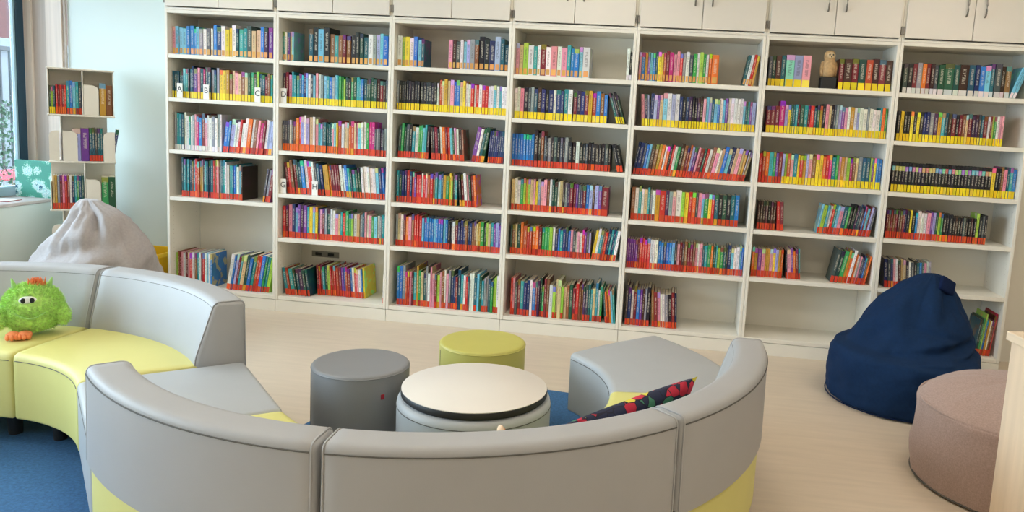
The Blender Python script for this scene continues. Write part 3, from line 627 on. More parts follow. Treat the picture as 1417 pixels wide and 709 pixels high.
base_backed = round_poly([(RI, Z0), (RI, ZS-.004), (.86, ZS+.004), (1.10, ZS), (1.10, .368), (RO-.004, .368), (RO-.004, Z0)], [.012, .03, .1, 0, 0, .02, .012])
base_plain = round_poly([(RI, Z0), (RI, ZS-.004), (.95, ZS+.004), (RO, ZS-.004), (RO, Z0)], [.012, .03, .1, .03, .012])
back_prof = round_poly([(1.087, .37), (1.085, .44), (1.163, ZK), (1.283, ZK), (1.288, .37)], [.004, .05, .028, .026, .006], 5)
RUGS = ((2.99, -2.08), (.97, -3.08))
def fz(x, y): return .0092 if any(math.hypot(x-a, y-b) < 1.04 for a, b in RUGS) else 0.
def feet(t, c, a0, a1):
    for a in (a0+math.radians(8), a1-math.radians(8)):
        for r in (.80, 1.14):
            bm = bmesh.new(); add_cyl(bm, (c[0]+r*math.cos(a)-t.location.x, c[1]+r*math.sin(a)-t.location.y, fz(c[0]+r*math.cos(a), c[1]+r*math.sin(a))), (c[0]+r*math.cos(a)-t.location.x, c[1]+r*math.sin(a)-t.location.y, Z0+.004), .026, .032, 16)
            finish(bm, 'foot', M['black'], t, True)
def sofa_module(c, a0, a1, back, base_m, label, group):
    a0, a1 = math.radians(a0), math.radians(a1); g = .0022
    am = (a0+a1)/2; t = thing('sofa_module', label, 'sofa', (c[0]+.98*math.cos(am), c[1]+.98*math.sin(am), 0), 0, group)
    cx, cy = c[0]-t.location.x, c[1]-t.location.y
    def arc(r, z, a=a0, b=a1, n=28): return [(cx+r*math.cos(a+(b-a)*k/n), cy+r*math.sin(a+(b-a)*k/n), z) for k in range(n+1)]
    sb = sweep('seat_base', cx, cy, a0+g, a1-g, base_backed if back else base_plain, M[base_m], t)
    tube('seam', arc(RI-.0005, ZS-.034, a0+.02, a1-.02), .0016, M['seam'], sb)
    if back:
        bk = sweep('backrest', cx, cy, a0+g*1.6, a1-g*1.6, back_prof, M['grey'], t, .018)
        tube('seam', arc(1.2845, ZK-.026, a0+.016, a1-.016), .0022, M['seam'], bk)
        tube('seam', arc(1.157, ZK-.024, a0+.016, a1-.016), .0018, M['seam'], bk)
        pr = inset_poly(back_prof, .002)
        for a in (a0+.012, a1-.012):
            tube('piping', [(cx+r*math.cos(a), cy+r*math.sin(a), z) for r, z in pr], .003, M['seam'] if back == 2 else M['grey'], bk, 8, True)
    else:
        tube('seam', arc(RO, ZS-.034, a0+.02, a1-.02), .0016, M['seam'], sb)
    feet(t, c, a0, a1)
    return t
CF = (2.8104, -2.1909); A0 = 225.6
CL = (.971, -3.082); L0 = 42.3
g1 = 'curved modules of the sofa round the table'
sofa_module(CF, A0, A0+MA, 1, 'lime', 'lime sofa module with grey curved backrest, joined to the grey link seat', g1)
sofa_module(CF, A0+MA, A0+2*MA, 1, 'lime', 'lime sofa module with grey curved backrest, middle of the three facing away', g1)
sofa_module(CF, A0+2*MA, A0+3*MA, 1, 'lime', 'lime sofa module with grey curved backrest, behind the patterned cushion', g1)
sofa_module(CF, A0+3*MA+.3, A0+4*MA-.5, 0, 'blue_grey', 'backless grey curved seat module ending the sofa near the bookcases', g1)
g2 = 'curved modules of the sofa under the plush toy'
sofa_module(CL, L0, L0+MA, 1, 'lime', 'lime sofa module with grey backrest in front of the grey beanbag', g2)
sofa_module(CL, L0+MA, L0+2*MA, 1, 'lime', 'lime sofa module with grey backrest, under the furry green toy', g2)
# straight link seat between the two curves
def pol(c, r, a): return Vector((c[0]+r*math.cos(math.radians(a)), c[1]+r*math.sin(math.radians(a)), 0))
Q = [pol(CL, RI, L0), pol(CF, RI, A0), pol(CF, RO, A0), pol(CL, RO, L0)]
Q = [Q[0], Q[2], Q[1], Q[3]]           # outer-left, outer-front, inner-front, inner-left
cen = sum(Q, Vector())/4
lk = thing('sofa_link_seat', 'plain grey square seat linking the two curved sofas', 'sofa', (cen.x, cen.y, 0))
Ql = [(q-cen)*.993 for q in Q]
bm = bmesh.new(); lo = [bm.verts.new((q.x, q.y, Z0)) for q in Ql]; hi = [bm.verts.new((q.x, q.y, ZS)) for q in Ql]
bm.faces.new(lo[::-1]); bm.faces.new(hi)
for i in range(4): bm.faces.new((lo[i], lo[(i+1) % 4], hi[(i+1) % 4], hi[i]))
bmesh.ops.bevel(bm, geom=bm.edges[:], offset=.024, segments=4, profile=.55, affect='EDGES')
sb = finish(bm, 'seat_base', M['blue_grey'], lk, True, 50)
for i in (0, 2):
    a, b = Ql[i], Ql[(i+1) % 4]; n_ = Vector(((b-a).y, -(b-a).x, 0)).normalized()
    tube('seam', [a.lerp(b, .04)+Vector((0, 0, ZS-.03)), a.lerp(b, .5)+Vector((0, 0, ZS-.03)), a.lerp(b, .96)+Vector((0, 0, ZS-.03))], .0016, M['seam'], sb)
for q in Ql:
    bm = bmesh.new(); f = q*.78; add_cyl(bm, (f.x, f.y, fz(f.x+cen.x, f.y+cen.y)), (f.x, f.y, Z0+.004), .026, .032, 16); finish(bm, 'foot', M['black'], lk, True)

# round carpets under both rings
for (cx_, cy_), l in (((2.99, -2.08), 'round blue carpet under the table and stools'), ((.97, -3.08), 'round blue carpet in front of the furry green toy')):
    o = lathe('rug', [(.995, .0005), (1.0, .004), (.99, .008), (.96, .0085), (.01, .0085)], M['rug'], None, 96, (0, 0)); o.location = (cx_, cy_, 0)
    tag(o, l, 'rug')

# ================================================================ STOOLS AND TABLE
def stool(name, x, y, r, h, m, label):
    t = thing(name, label, 'stool', (x, y, 0.009))
    lathe('body', [(r-.012, 0), (r-.002, .004), (r, .014), (r, h-.014), (r-.002, h-.005), (r-.008, h-.0008), (r-.02, h), (.01, h+.001)], m, t)
    n = 72; tube('seam', [(r*math.cos(2*PI*k/n)*1.0005, r*math.sin(2*PI*k/n)*1.0005, h-.012) for k in range(n)], .0022, M['seam'] if name == 'x' else m, t, 8, True)
    bm = bmesh.new(); a = -2.6; add_cyl(bm, (r*math.cos(a)*1.0008, r*math.sin(a)*1.0008, .01), (r*math.cos(a)*1.0008, r*math.sin(a)*1.0008, h-.03), .0015, n=6); finish(bm, 'side_seam', M['seam'], t)
    return t
s1 = stool('round_stool', 2.387, -2.10, .207, .42-.009, M['stool_grey'], 'grey vinyl drum stool beside the round table')
a = math.radians(-42); bm = bmesh.new(); add_box(bm, -.008, .008, -.003, .0, -.011, .011, .001, 1)
tg = finish(bm, 'fabric_tag', M['redbox'], s1); tg.location = (.207*math.cos(a), .207*math.sin(a), .318); tg.rotation_euler = (0, 0, a+PI/2); tag(tg, 'small red and white sewn tag')
stool('round_stool', 2.816, -1.657, .207, .42, M['stool_lime'], 'lime vinyl drum stool behind the round table').location.z = 0.009
tb = thing('round_table', 'low round table with cream top and padded grey drum base', 'table', (2.939, -2.252, .009))
R_ = .312
lathe('base', [(R_-.012, 0), (R_-.002, .004), (R_, .014), (R_, .375-.028), (R_-.004, .375-.008), (R_-.02, .376), (.01, .376)], M['blue_grey'], tb)
tube('seam', [(R_*1.0005*math.cos(2*PI*k/72), R_*1.0005*math.sin(2*PI*k/72), .345) for k in range(72)], .0018, M['seam'], tb, 8, True)
lathe('edge_band', [(.01, .3765), (.285, .3765), (.285, .386), (.2965, .387), (.2965, .406), (.295, .408), (.01, .408)], M['black'], tb)
lathe('table_top', [(.294, .4082), (.2945, .4105), (.292, .412), (.01, .412)], M['top'], tb)

# ================================================================ CUSHION AND TEDDY BEHIND THE BACKREST
def cush_mat():
    m, nt, b = new_mat('patterned_cotton'); N = nt.nodes.new; L = nt.links.new
    tc = N('ShaderNodeTexCoord'); v = N('ShaderNodeTexVoronoi'); v.inputs['Scale'].default_value = 26; v.inputs['Randomness'].default_value = .9
    L(tc.outputs['Object'], v.inputs['Vector'])
    sp = N('ShaderNodeSeparateColor'); L(v.outputs['Color'], sp.inputs[0])
    r = N('ShaderNodeValToRGB'); r.color_ramp.interpolation = 'CONSTANT'
    cols = [(0, '#1c2440'), (.45, '#b3203a'), (.6, '#1c2440'), (.76, '#d8c846'), (.84, '#3f7b60'), (.91, '#c22a44')]
    e = r.color_ramp.elements
    for i, (p_, c) in enumerate(cols):
        q = e[i] if i < 2 else e.new(p_); q.position = p_; q.color = lin(c)
    L(sp.outputs[0], r.inputs['Fac'])
    mx = N('ShaderNodeMix'); mx.data_type = 'RGBA'; g = N('ShaderNodeMath'); g.operation = 'GREATER_THAN'; g.inputs[1].default_value = .042
    v2 = N('ShaderNodeTexVoronoi'); v2.inputs['Scale'].default_value = 26; v2.feature = 'DISTANCE_TO_EDGE'; v2.inputs['Randomness'].default_value = .9; L(tc.outputs['Object'], v2.inputs['Vector'])
    L(v2.outputs['Distance'], g.inputs[0]); L(g.outputs[0], mx.inputs['Factor']); mx.inputs['A'].default_value = lin('#16182c'); L(r.outputs['Color'], mx.inputs['B'])
    L(mx.outputs['Result'], b.inputs['Base Color']); b.inputs['Roughness'].default_value = .85
    return m
M['cotton'] = cush_mat()
def pillow(name, w, h, t, m, parent=None, n=22, ear=.06):
    bm = bmesh.new(); G = {}
    for s in (-1, 1):
        for i in range(n+1):
            for j in range(n+1):
                u, v = -1+2*i/n, -1+2*j/n
                pinch = 1-ear*(1-abs(u)**2)*(abs(v)**3) , 1-ear*(1-abs(v)**2)*(abs(u)**3)
                thick = t*.5*((1-u**4)*(1-v**4))**.5
                edge = i in (0, n) or j in (0, n)
                if edge and s == 1: G[(s, i, j)] = G[(-1, i, j)]; continue
                G[(s, i, j)] = bm.verts.new((u*w/2*pinch[1], s*thick+.004*nz(u*2, v*2, s*3), v*h/2*pinch[0]))
        for i in range(n):
            for j in range(n):
                q = [G[(s, i, j)], G[(s, i+1, j)], G[(s, i+1, j+1)], G[(s, i, j+1)]]
                bm.faces.new(q if s == -1 else q[::-1])
    return finish(bm, name, m, parent, True, 60)
cu = pillow('cushion', .60, .235, .07, M['cotton'])
cu.location = (3.59, -2.862, .558); cu.rotation_euler = (math.radians(22), math.radians(-4), math.radians(48.5))
tag(cu, 'dark multicoloured patterned cushion leaning inside the curved backrest', 'cushion')
td = thing('plush_bear', 'tan plush bear sitting behind the middle backrest, only an ear showing', 'plush toy', (3.24, -3.09, .424), math.radians(110)); td.scale = (.8, .8, .8)
bm = bmesh.new(); add_ball(bm, (0, 0, .065), (.05, .045, .065)); add_ball(bm, (0, -.004, .165), (.048, .045, .046)); finish(bm, 'body', M['teddy'], td, True)
for s in (-1, 1):
    bm = bmesh.new(); add_ball(bm, (s*.036, 0, .205), (.024, .014, .024)); e_ = finish(bm, 'ear', M['teddy'], td, True)
    bm = bmesh.new(); add_ball(bm, (s*.036, -.012, .205), (.014, .006, .014)); finish(bm, 'ear_lining', M['teddy_in'], e_, True)
    bm = bmesh.new(); add_ball(bm, (s*.04, -.05, .022), (.022, .045, .022)); finish(bm, 'leg', M['teddy'], td, True)
    bm = bmesh.new(); add_ball(bm, (s*.055, -.02, .09), (.018, .03, .035)); finish(bm, 'arm', M['teddy'], td, True)
    bm = bmesh.new(); add_ball(bm, (s*.018, -.046, .175), .0045, 8, 6); finish(bm, 'eye', M['pupil'], td, True)
bm = bmesh.new(); add_ball(bm, (0, -.043, .156), (.02, .014, .015)); finish(bm, 'muzzle', M['teddy_in'], td, True)

# ================================================================ FURRY GREEN TOY
mo = thing('plush_monster', 'furry lime green plush toy with orange feet sitting on the curved sofa', 'plush toy', (.862, -2.15, .4245), math.radians(36)); mo.scale = (.79, .79, .9)
bm = bmesh.new()
n, mm = 40, 24; rings = []
for j in range(mm+1):
    ph = -PI/2+PI*j/mm; z = .128+.126*math.sin(ph); rr = math.cos(ph)
    squash = 1+.08*(1-math.sin(ph))*.5
    rings.append([(.142*squash*rr*math.cos(2*PI*i/n), .115*squash*rr*math.sin(2*PI*i/n), z+.003) for i in range(n)])
rings[0] = [(x+.002*math.cos(i), y+.002*math.sin(i), z) for i, (x, y, z) in enumerate(rings[0])]; rings[-1] = [(.003*math.cos(2*PI*i/n), .003*math.sin(2*PI*i/n), z) for i, (_, _, z) in enumerate(rings[-1])]
rings_mesh(bm, rings)
rg = random.Random(3)
for i in range(5200):
    u = rg.uniform(-1, 1); a = rg.uniform(0, 2*PI); rr = math.sqrt(1-u*u)
    d = Vector((rr*math.cos(a), rr*math.sin(a), u)); p = Vector((.146*d.x, .118*d.y, .131+.126*d.z))
    if p.z < .03: continue
    if d.y < -.6 and .36 < d.z+.12 and d.z < .62 and abs(d.x+.03) < .38: continue          # bare patch round the eyes
    dr = (d+Vector((rg.uniform(-.7, .7), rg.uniform(-.7, .7), rg.uniform(-.8, .5)))).normalized(); l = rg.uniform(.012, .024)
    if p.z+dr.z*l < .006: continue
    s = dr.cross(Vector((rg.uniform(-1, 1), rg.uniform(-1, 1), rg.uniform(-1, 1)))).normalized()*.0028; q = dr.cross(s).normalized()*.0028
    v = [bm.verts.new(x) for x in (p-d*.004+s, p-d*.004-s*.5+q*.87, p-d*.004-s*.5-q*.87, p+dr*l)]
    for f in ((0, 1, 3), (1, 2, 3), (2, 0, 3)): bm.faces.new([v[k] for k in f])
finish(bm, 'body', M['fur'], mo, True, 70)
bm = bmesh.new(); add_ball(bm, (-.012, -.094, .188), (.044, .02, .022)); ep = finish(bm, 'eye_patch', M['eye'], mo, True)
for s in (-1, 1):
    bm = bmesh.new(); add_ball(bm, (-.012+s*.0205, -.110, .19), (.0125, .006, .0135), 14, 10); finish(bm, 'pupil', M['pupil'], ep, True)
    bm = bmesh.new(); rings = [[(s*.075+s*.02*t+.017*(1-t)**.6*math.cos(2*PI*k/12), -.01+.017*(1-t)**.6*math.sin(2*PI*k/12), .222+.068*t) for k in range(12)] for t in (0, .25, .5, .75, .95)]
    rings_mesh(bm, rings); finish(bm, 'horn', M['fur_pale'], mo, True, 70)
bm = bmesh.new()
for k in range(90):
    a = rg.uniform(0, 2*PI); r0 = rg.uniform(0, .045); b0 = Vector((.02+r0*math.cos(a), -.01+r0*.5*math.sin(a), .247)); add_cyl(bm, b0, b0+Vector((rg.uniform(-.018, .018), rg.uniform(-.02, .01), rg.uniform(.026, .044))), .0055, .001, 5)
finish(bm, 'hair_tuft', M['orange'], mo, True)
for fx in (-.085, -.03):
    bm = bmesh.new(); add_ball(bm, (fx, -.105, .02), (.035, .04, .019))
    for k in (-1, 0, 1): add_ball(bm, (fx+k*.021, -.142+abs(k)*.007, .0155), (.0125, .016, .0145), 12, 8)
    finish(bm, 'foot', M['orange'], mo, True, 70)
for s in (-1, 1):
    bm = bmesh.new(); add_ball(bm, (s*.145, -.055, .10), (.034, .034, .05))
    for i in range(500):
        u = rg.uniform(-1, 1); a = rg.uniform(0, 2*PI); rr = math.sqrt(1-u*u); d = Vector((rr*math.cos(a), rr*math.sin(a), u)); p = Vector((s*.145+.034*d.x, -.055+.034*d.y, .10+.05*d.z))
        dr = (d+Vector((rg.uniform(-.7, .7), rg.uniform(-.7, .7), rg.uniform(-.8, .5)))).normalized(); q1 = dr.orthogonal().normalized()*.0026; q2 = dr.cross(q1)
        v = [bm.verts.new(x) for x in (p-d*.003+q1, p-d*.003-q1*.5+q2*.87, p-d*.003-q1*.5-q2*.87, p+dr*rg.uniform(.01, .02))]
        for f in ((0, 1, 3), (1, 2, 3), (2, 0, 3)): bm.faces.new([v[k] for k in f])
    finish(bm, 'arm', M['fur'], mo, True, 70)
tube('mouth', [(-.07+.14*t, -.1255-.004*math.sin(PI*t)+.03*abs(t-.5)**2*2, .128-.026*math.sin(PI*t)) for t in [k/14 for k in range(15)]], .0035, M['fur_pale'], mo)

# ================================================================ BEANBAGS AND POUF
def bag(name, rings, wr, m, parent, n=96, k=7, seed=0, folds=()):
    """rings: (z, cx, cy, rx, ry); wr: wrinkle depth; folds: (angle, width, z0, z1, depth) creases"""
    R0 = catmull(rings, k); bm = bmesh.new(); out = []
    z_top = rings[-1][0]
    for z, cx, cy, rx, ry in R0:
        ring = []
        for i in range(n):
            a = 2*PI*i/n; t = z/z_top
            w = wr*(nz(2.2*math.cos(a)+seed, 2.2*math.sin(a), z*5)+.5*nz(5*math.cos(a), 5*math.sin(a)+seed, z*11)+.25*nz(11*math.cos(a), 11*math.sin(a)+seed, z*26))
            dz = 0
            for fa, fw, z0, z1, dp, sl in folds:
                da = (a-fa+PI) % (2*PI)-PI; zc = (z0+z1)/2+sl*da; zw = (z1-z0)/2
                g = math.exp(-(da/fw)**2)*math.exp(-((z-zc)/zw)**2); w -= dp*g
            s = min(1, max(rx, .02)/.12)
            ring.append((cx+(rx+w*s)*math.cos(a), cy+(ry+w*s)*math.sin(a), z+.25*w*s*(1 if z > .08 else 0)))
        out.append(ring)
    rings_mesh(bm, out)
    return finish(bm, name, m, parent, True, 75)
def shift(rings, x, y): return [(z, cx-x, cy-y, rx, ry) for z, cx, cy, rx, ry in rings]
X0, Y0 = 5.08, -.635
nv = thing('beanbag', 'navy blue beanbag chair slumped against the last bookcase', 'beanbag', (X0, Y0, 0))
rings = [(.001, 5.075, -.64, .36, .36), (.006, 5.075, -.64, .395, .395), (.03, 5.075, -.64, .41, .415), (.12, 5.075, -.64, .413, .418), (.22, 5.08, -.64, .414, .412), (.285, 5.083, -.635, .413, .405), (.315, 5.088, -.63, .40, .39), (.328, 5.105, -.615, .372, .36), (.342, 5.118, -.6, .352, .345),
         (.40, 5.15, -.57, .33, .31), (.46, 5.17, -.54, .30, .28), (.53, 5.19, -.50, .26, .25), (.60, 5.215, -.46, .20, .20), (.655, 5.24, -.43, .14, .14), (.695, 5.262, -.41, .09, .085), (.715, 5.27, -.40, .045, .04), (.72, 5.27, -.40, .012, .012)]
bag('bag', shift(rings, X0, Y0), .02, M['navy'], nv, seed=2, folds=((-1.1, .8, .355, .40, .045, .05), (-1.5, .5, .43, .46, .022, -.05), (-1.9, .3, .42, .62, .03, 0), (-.95, .22, .5, .68, .05, 0), (-.5, .18, .45, .64, .03, 0), (-2.6, .25, .36, .46, .03, 0), (-2.2, .2, .3, .42, .02, 0), (-1.25, .16, .46, .62, .03, .25), (-.75, .5, .31, .34, .02, .03), (-1.7, .5, .30, .33, .018, -.03)))
bm = bmesh.new(); add_box(bm, -.052, .052, -.014, .014, -.045, .05, .011, 3)
st = finish(bm, 'carry_handle', M['navy_dark'], nv, True, 60); st.location = (5.312-X0, -.535-Y0, .672); st.rotation_euler = (math.radians(-28), math.radians(28), .25)
tube('seam', [(-.005+.4135*math.cos(2*PI*k/72), -.005+.418*math.sin(2*PI*k/72), .012) for k in range(72)], .0035, M['navy_dark'], nv, 8, True)

X0, Y0 = .05, -.76
gb = thing('beanbag', 'pale grey pointed beanbag behind the curved sofa', 'beanbag', (X0, Y0, 0))
rings = [(.001, .04, -.75, .34, .34), (.03, .04, -.75, .39, .38), (.15, .03, -.75, .385, .38), (.28, .025, -.755, .388, .375), (.40, .025, -.76, .372, .35), (.50, .045, -.76, .335, .31), (.60, .06, -.76, .28, .25), (.70, .06, -.765, .21, .175), (.765, .05, -.77, .15, .115), (.81, .03, -.775, .09, .066), (.838, .02, -.775, .05, .04), (.845, .02, -.775, .012, .012)]
bag('bag', shift(rings, X0, Y0), .03, M['bean_grey'], gb, seed=7, folds=((-1.05, .20, .60, .80, .075, .10), (-1.45, .9, .50, .61, .05, .05), (-1.9, .12, .58, .83, .03, 0), (-.6, .22, .3, .62, .035, 0), (-2.4, .22, .35, .7, .03, 0), (-.2, .2, .45, .75, .03, 0), (-1.3, .5, .40, .44, .02, .04), (-.75, .3, .44, .48, .02, .06)))

pf = thing('pouf', 'round taupe woven pouf beside the birch counter', 'pouf', (5.295, -1.70, 0))
rings = [(.001, 0, 0, .40, .40), (.008, 0, 0, .425, .425), (.04, 0, 0, .432, .432), (.18, 0, 0, .437, .437), (.33, 0, 0, .434, .434), (.356, 0, 0, .428, .428), (.372, 0, 0, .412, .412), (.412, .01, .02, .35, .35), (.45, .02, .03, .25, .25), (.468, .025, .035, .13, .13), (.472, .025, .035, .02, .02)]
bag('body', rings, .012, M['taupe'], pf, seed=4)
tube('seam', [((.424)*math.cos(2*PI*k/72), (.424)*math.sin(2*PI*k/72), .359) for k in range(72)], .006, M['taupe'], pf, 8, True)
tube('base_seam', [(.43*math.cos(2*PI*k/72), .43*math.sin(2*PI*k/72), .012) for k in range(72)], .004, M['seam'], pf, 8, True)

# ================================================================ BIRCH COUNTER
ct = thing('counter', 'pale birch counter end with overhanging top beside the taupe pouf', 'counter', (4.753, -2.741, 0), math.radians(10))
box('side_panel', .012, .04, -1.5, -.012, 0, .922, M['birch'], ct, .002)
box('top', 0, .75, -1.52, 0, .922, .95, M['birch_top'], ct, .003, 2)
box('end_panel', .04, .72, -.04, -.012, 0, .922, M['birch'], ct, .002)
box('shelf', .04, .72, -1.5, -.04, .45, .475, M['birch_top'], ct, .002)
box('end_panel', .04, .72, -1.5, -1.47, 0, .922, M['birch'], ct, .002)

# ================================================================ CAROUSEL
CR = math.radians(39)
ca_ = thing('book_carousel', 'white revolving book carousel in the corner by the window', 'book carousel', (-.70, .05, 0), CR)
TZ = [1.672, 1.345, 1.012, .665, .335, .06]; HC = .205
for i, z in enumerate(TZ):
    bm = bmesh.new(); add_box(bm, -HC, HC, -HC, HC, z-.013, z, .004, 2)
    finish(bm, 'plate', M['white'], ca_)
bm = bmesh.new(); add_cyl(bm, (0, 0, 0), (0, 0, .0465), .17, .17, 40); finish(bm, 'turntable', M['white'], ca_, True)
def panel(x0, x1, y, z0, z1, rnd_left, t=.007):
    r = .04; pts = [(x0, z0), (x1, z0)]
    if rnd_left: pts += [(x1, z1)]+[(x0+r-r*math.sin(PI/2*k/6), z1-r+r*math.cos(PI/2*k/6)) for k in range(7)]
    else: pts += [(x1-r+r*math.cos(PI/2*k/6), z1-r+r*math.sin(PI/2*k/6)) for k in range(7)]+[(x0, z1)]
    bm = bmesh.new(); rings_mesh(bm, [[(x, y, z) for x, z in pts], [(x, y+t, z) for x, z in pts]]); finish(bm, 'retainer', M['white'], ca_)
for i in range(5):
    z0, z1 = TZ[i+1]+.0004, TZ[i]-.0134
    if i % 2 == 0:
        box('back_board', -.2, .2, -.02, -.01, z0, z1, M['white'], ca_); box('divider', .004, .012, -.2, -.0205, z0, z1, M['white'], ca_); box('divider', -.005, .005, -.0095, .2, z0, z1, M['white'], ca_)
        panel(.014, .105, -.2, z0, z0+.215, False)
        box('end_board', -.2, -.193, -.2, -.0205, z0, z1 if i == 0 else z0+.2, M['white'], ca_)
        if i == 0: box('end_board', .193, .2, -.2, -.0205, z0, z1, M['white'], ca_)
    else:
        box('back_board', -.125, .155, -.02, -.01, z0, z1, M['white'], ca_); box('divider', -.134, -.1255, -.15, .15, z0, z1, M['white'], ca_)
        panel(-.2, -.14, -.17, z0, z0+.215, True); panel(-.118, -.03, -.2, z0, z0+.215, False); panel(.128, .2, -.2, z0, z0+.215, True)
def cbook(x, y, z, w, h, d, c, band, label, th=0., group='books on the carousel'):
    k = Bk(); k.w, k.h, k.d, k.c, k.band, k.th = w, h, d, c, band, math.radians(th); k.col = jitter(PAL[c], rng); k.rnd = rng.random(); k.lcol = label_col(band)
    zl = w*math.sin(k.th) if th > 0 else 0
    k.mat = Matrix.Translation(ca_.location) @ Matrix.Rotation(CR, 4, 'Z') @ Matrix.Translation((x, y, z+.0007+zl)) @ Matrix.Rotation(k.th, 4, 'Y')
    return make_book(k, label, group)
cx0, cy0 = 0, 0
def cset(x0, x1, cols, y, z, h, d, band, where, hj=.004):
    st = (x1-x0)/len(cols); cnt = {}
    tot = {}
    for c in cols: tot[NAME[c]] = tot.get(NAME[c], 0)+1
    for i, c in enumerate(cols):
        nm = NAME[c]; cnt[nm] = cnt.get(nm, 0)+1
        lab = ('%s book standing %s' % (nm, where)) if tot[nm] == 1 else '%s %s book from the window, %s' % (ORD[cnt[nm]], nm, where)
        cbook(cx0+x0+i*st, cy0+y, z, st-.0008, h+rng.uniform(-hj, hj), d, c, band, lab)
T1, T2, T3 = 'in the top tier of the carousel', 'in the second tier of the carousel', 'in the third tier of the carousel'
cset(-.19, -.155, 'GlT', -.188, TZ[1], .2, .15, 'y', T1, .012)
cset(-.152, -.09, 'rRrRr', -.188, TZ[1], .205, .15, 'o', T1, .003)
cset(-.088, .002, 'tbctS', -.188, TZ[1], .235, .15, 'r', T1, .006)
cset(.11, .19, 'Yn', -.188, TZ[1], .225, .15, 'n', 'behind the retainer in the top tier', .012)
cset(-.06, .04, 'vp', -.188, TZ[2], .235, .15, 'n', T2, .01)
cset(.042, .125, 'TTSTT', -.188, TZ[2], .24, .15, 'r', T2, .002)
cbook(.172, -.178, TZ[2], .02, .235, .15, 'B', 'n', 'dark blue book tilting out of the second tier of the carousel', 9)
cbook(-.16, -.158, TZ[2], .012, .2, .13, 'r', 'r', 'thin red book behind the outer retainer of the second tier')
cset(-.188, .002, 'eYsRkrRWBtgTG', -.188, TZ[3], .24, .15, 'r', T3, .002)
cset(.11, .198, 'gG', -.188, TZ[3], .235, .15, 'n', T3, .012)

# picture board and booklet on the sill
def flower_mat():
    m, nt, b = new_mat('teal_flower_print'); N = nt.nodes.new; L = nt.links.new
    tc = N('ShaderNodeTexCoord'); v = N('ShaderNodeTexVoronoi'); v.inputs['Scale'].default_value = 13; L(tc.outputs['Object'], v.inputs['Vector'])
    r = N('ShaderNodeValToRGB'); e = r.color_ramp.elements; e[0].position = .10; e[0].color = lin('#1d4f78'); e[1].position = .62; e[1].color = lin('#4fa08f')
    for p_, c_ in ((.17, '#2f8c94'), (.26, '#e2f2f2'), (.36, '#8fd0d2'), (.44, '#d8efee'), (.54, '#57b59c')): q = e.new(p_); q.color = lin(c_)
    n = N('ShaderNodeTexNoise'); n.inputs['Scale'].default_value = 75; n.inputs['Detail'].default_value = 1; L(tc.outputs['Object'], n.inputs['Vector'])
    v.inputs['Scale'].default_value = 11
    a = N('ShaderNodeMath'); a.operation = 'MULTIPLY_ADD'; L(n.outputs['Fac'], a.inputs[0]); a.inputs[1].default_value = .55; s = N('ShaderNodeMath'); s.operation = 'ADD'; L(v.outputs['Distance'], s.inputs[0]); s.inputs[1].default_value = -.26; L(s.outputs[0], a.inputs[2])
    L(a.outputs[0], r.inputs['Fac']); L(r.outputs['Color'], b.inputs['Base Color']); b.inputs['Roughness'].default_value = .3
    return m
M['flower'] = flower_mat()
pb = thing('picture_book', 'large teal floral picture book standing on the window sill', 'book', (-1.215, .16, .6805), math.radians(4))
bm = bmesh.new(); add_box(bm, -.145, .145, -.0, .003, 0, .285, .0008, 1); add_box(bm, -.145, .145, .019, .022, 0, .285, .0008, 1); add_box(bm, -.148, -.145, 0, .022, 0, .285, .0008, 1); finish(bm, 'cover', M['flower'], pb)
box('pages', -.143, .14, .0035, .0185, .003, .282, M['pages'], pb, 0)
bk2 = thing('booklet', 'thin red edged booklet lying flat on the window sill', 'booklet', (-1.26, -.10, .6803), .15)
box('cover', -.11, .11, -.075, .075, 0, .004, M['redbox'], bk2, .001); box('pages', -.107, .107, -.072, .072, .0042, .008, M['tag'], bk2, .001)
# yellow crate between carousel and bookcase
yb = thing('storage_box', 'yellow plastic storage box beside the first bookcase', 'box', (-.20, .12, 0))
bm = bmesh.new()
W_, D_, H_ = .13, .17, .35
rings = [[(s*(W_-.012*(1-t)), u*(D_-.012*(1-t)), H_*t) for s, u in ((-1, -1), (1, -1), (1, 1), (-1, 1))] for t in (0, 1)]
rings.append([(s*(W_-.006), u*(D_-.006), H_) for s, u in ((-1, -1), (1, -1), (1, 1), (-1, 1))]); rings.append([(s*(W_-.02), u*(D_-.02), .01) for s, u in ((-1, -1), (1, -1), (1, 1), (-1, 1))])
rings_mesh(bm, rings); finish(bm, 'tub', M['yellow'], yb)
bm = bmesh.new()
for a_ in ((-W_-.01, W_+.01, -D_-.01, -D_+.004), (-W_-.01, W_+.01, D_-.004, D_+.01), (-W_-.01, -W_+.004, -D_, D_), (W_-.004, W_+.01, -D_, D_)): add_box(bm, *a_, H_-.03, H_+.002, .003, 1)
finish(bm, 'rim', M['yellow'], yb)

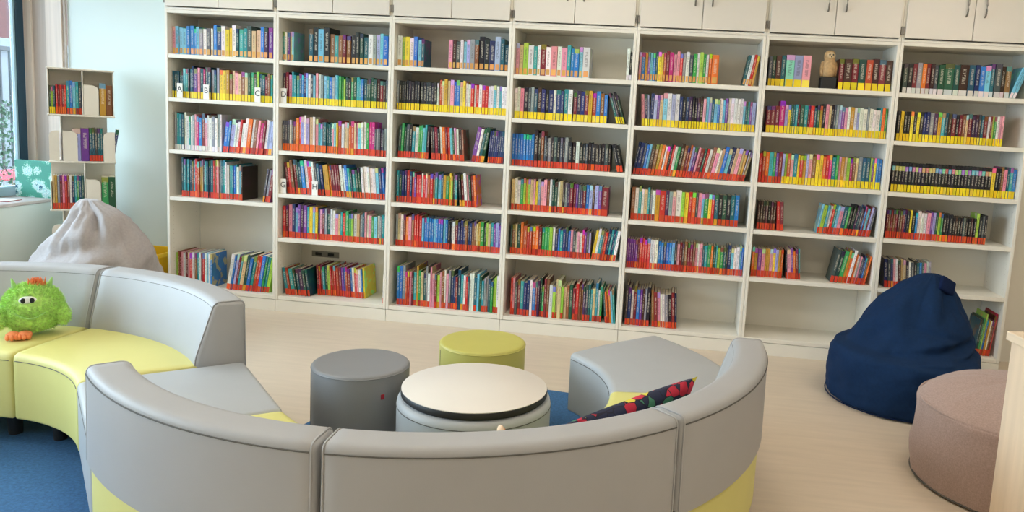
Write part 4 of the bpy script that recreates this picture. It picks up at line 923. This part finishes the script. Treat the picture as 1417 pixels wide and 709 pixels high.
# ================================================================ LIGHTS
M['diffuser'] = emit_mat('lamp_diffuser', '#fff3e3', LAMP)
k_ = 0
for ix, x in enumerate((.6, 3.0, 5.4)):
    for iy, y_ in enumerate((-1.25, -3.4, -5.7)):
        cl = thing('ceiling_light', 'square ceiling light panel, %s row from the bookcases, %s from the window' % (ORD[iy+1], ORD[ix+1]), 'ceiling light', (x, y_, ZC), 0, 'ceiling light panels')
        bm = bmesh.new()
        for a_ in ((-.4, .4, -.4, -.36), (-.4, .4, .36, .4), (-.4, -.36, -.36, .36), (.36, .4, -.36, .36)): add_box(bm, *a_, -.045, -.0005)
        finish(bm, 'frame', M['white'], cl); box('diffuser', -.36, .36, -.36, .36, -.04, -.03, M['diffuser'], cl, 0)
w = bpy.data.worlds.new('sky'); bpy.context.scene.world = w; w.use_nodes = True
bg = w.node_tree.nodes['Background']; bg.inputs['Color'].default_value = lin('#c9e2f4'); bg.inputs['Strength'].default_value = SKY
pl = bpy.data.lights.new('window_daylight', 'AREA'); pl.shape = 'RECTANGLE'; pl.size = 5.3; pl.size_y = 1.9; pl.cycles.is_portal = True
po = bpy.data.objects.new('window_daylight', pl); C.objects.link(po); po.location = (XG-.06, (WY0+.3)/2, 1.65); po.rotation_euler = (PI/2, 0, -PI/2)

# ================================================================ CAMERA
f, yaw, pit, roll, ppx, ppy = 1075.2485, -.11482619, -.13256726, .05793304, 812.4878, 306.759
F_ = Vector((math.sin(yaw)*math.cos(pit), math.cos(yaw)*math.cos(pit), math.sin(pit))); r_ = Vector((math.cos(yaw), -math.sin(yaw), 0)); u_ = r_.cross(F_)
r2 = r_*math.cos(roll)+u_*math.sin(roll); u2 = -r_*math.sin(roll)+u_*math.cos(roll)
cd = bpy.data.cameras.new('camera'); cd.sensor_width = 36; cd.sensor_fit = 'HORIZONTAL'; cd.lens = f*36/1417
cd.shift_x = (708.5-ppx)/1417; cd.shift_y = (ppy-354.5)/1417; cd.clip_start = .05
co = bpy.data.objects.new('camera', cd); C.objects.link(co)
mw = Matrix((( r2.x, u2.x, -F_.x, CAMP.x), (r2.y, u2.y, -F_.y, CAMP.y), (r2.z, u2.z, -F_.z, CAMP.z), (0, 0, 0, 1)))
co.matrix_world = mw; bpy.context.scene.camera = co
sc = bpy.context.scene
sc.view_settings.view_transform = 'Standard'; sc.view_settings.look = 'None'; sc.view_settings.gamma = 1; sc.view_settings.use_curve_mapping = False
sc.view_settings.exposure = EXPO
sc.cycles.use_denoising = True; sc.cycles.max_bounces = 8; sc.cycles.diffuse_bounces = 5
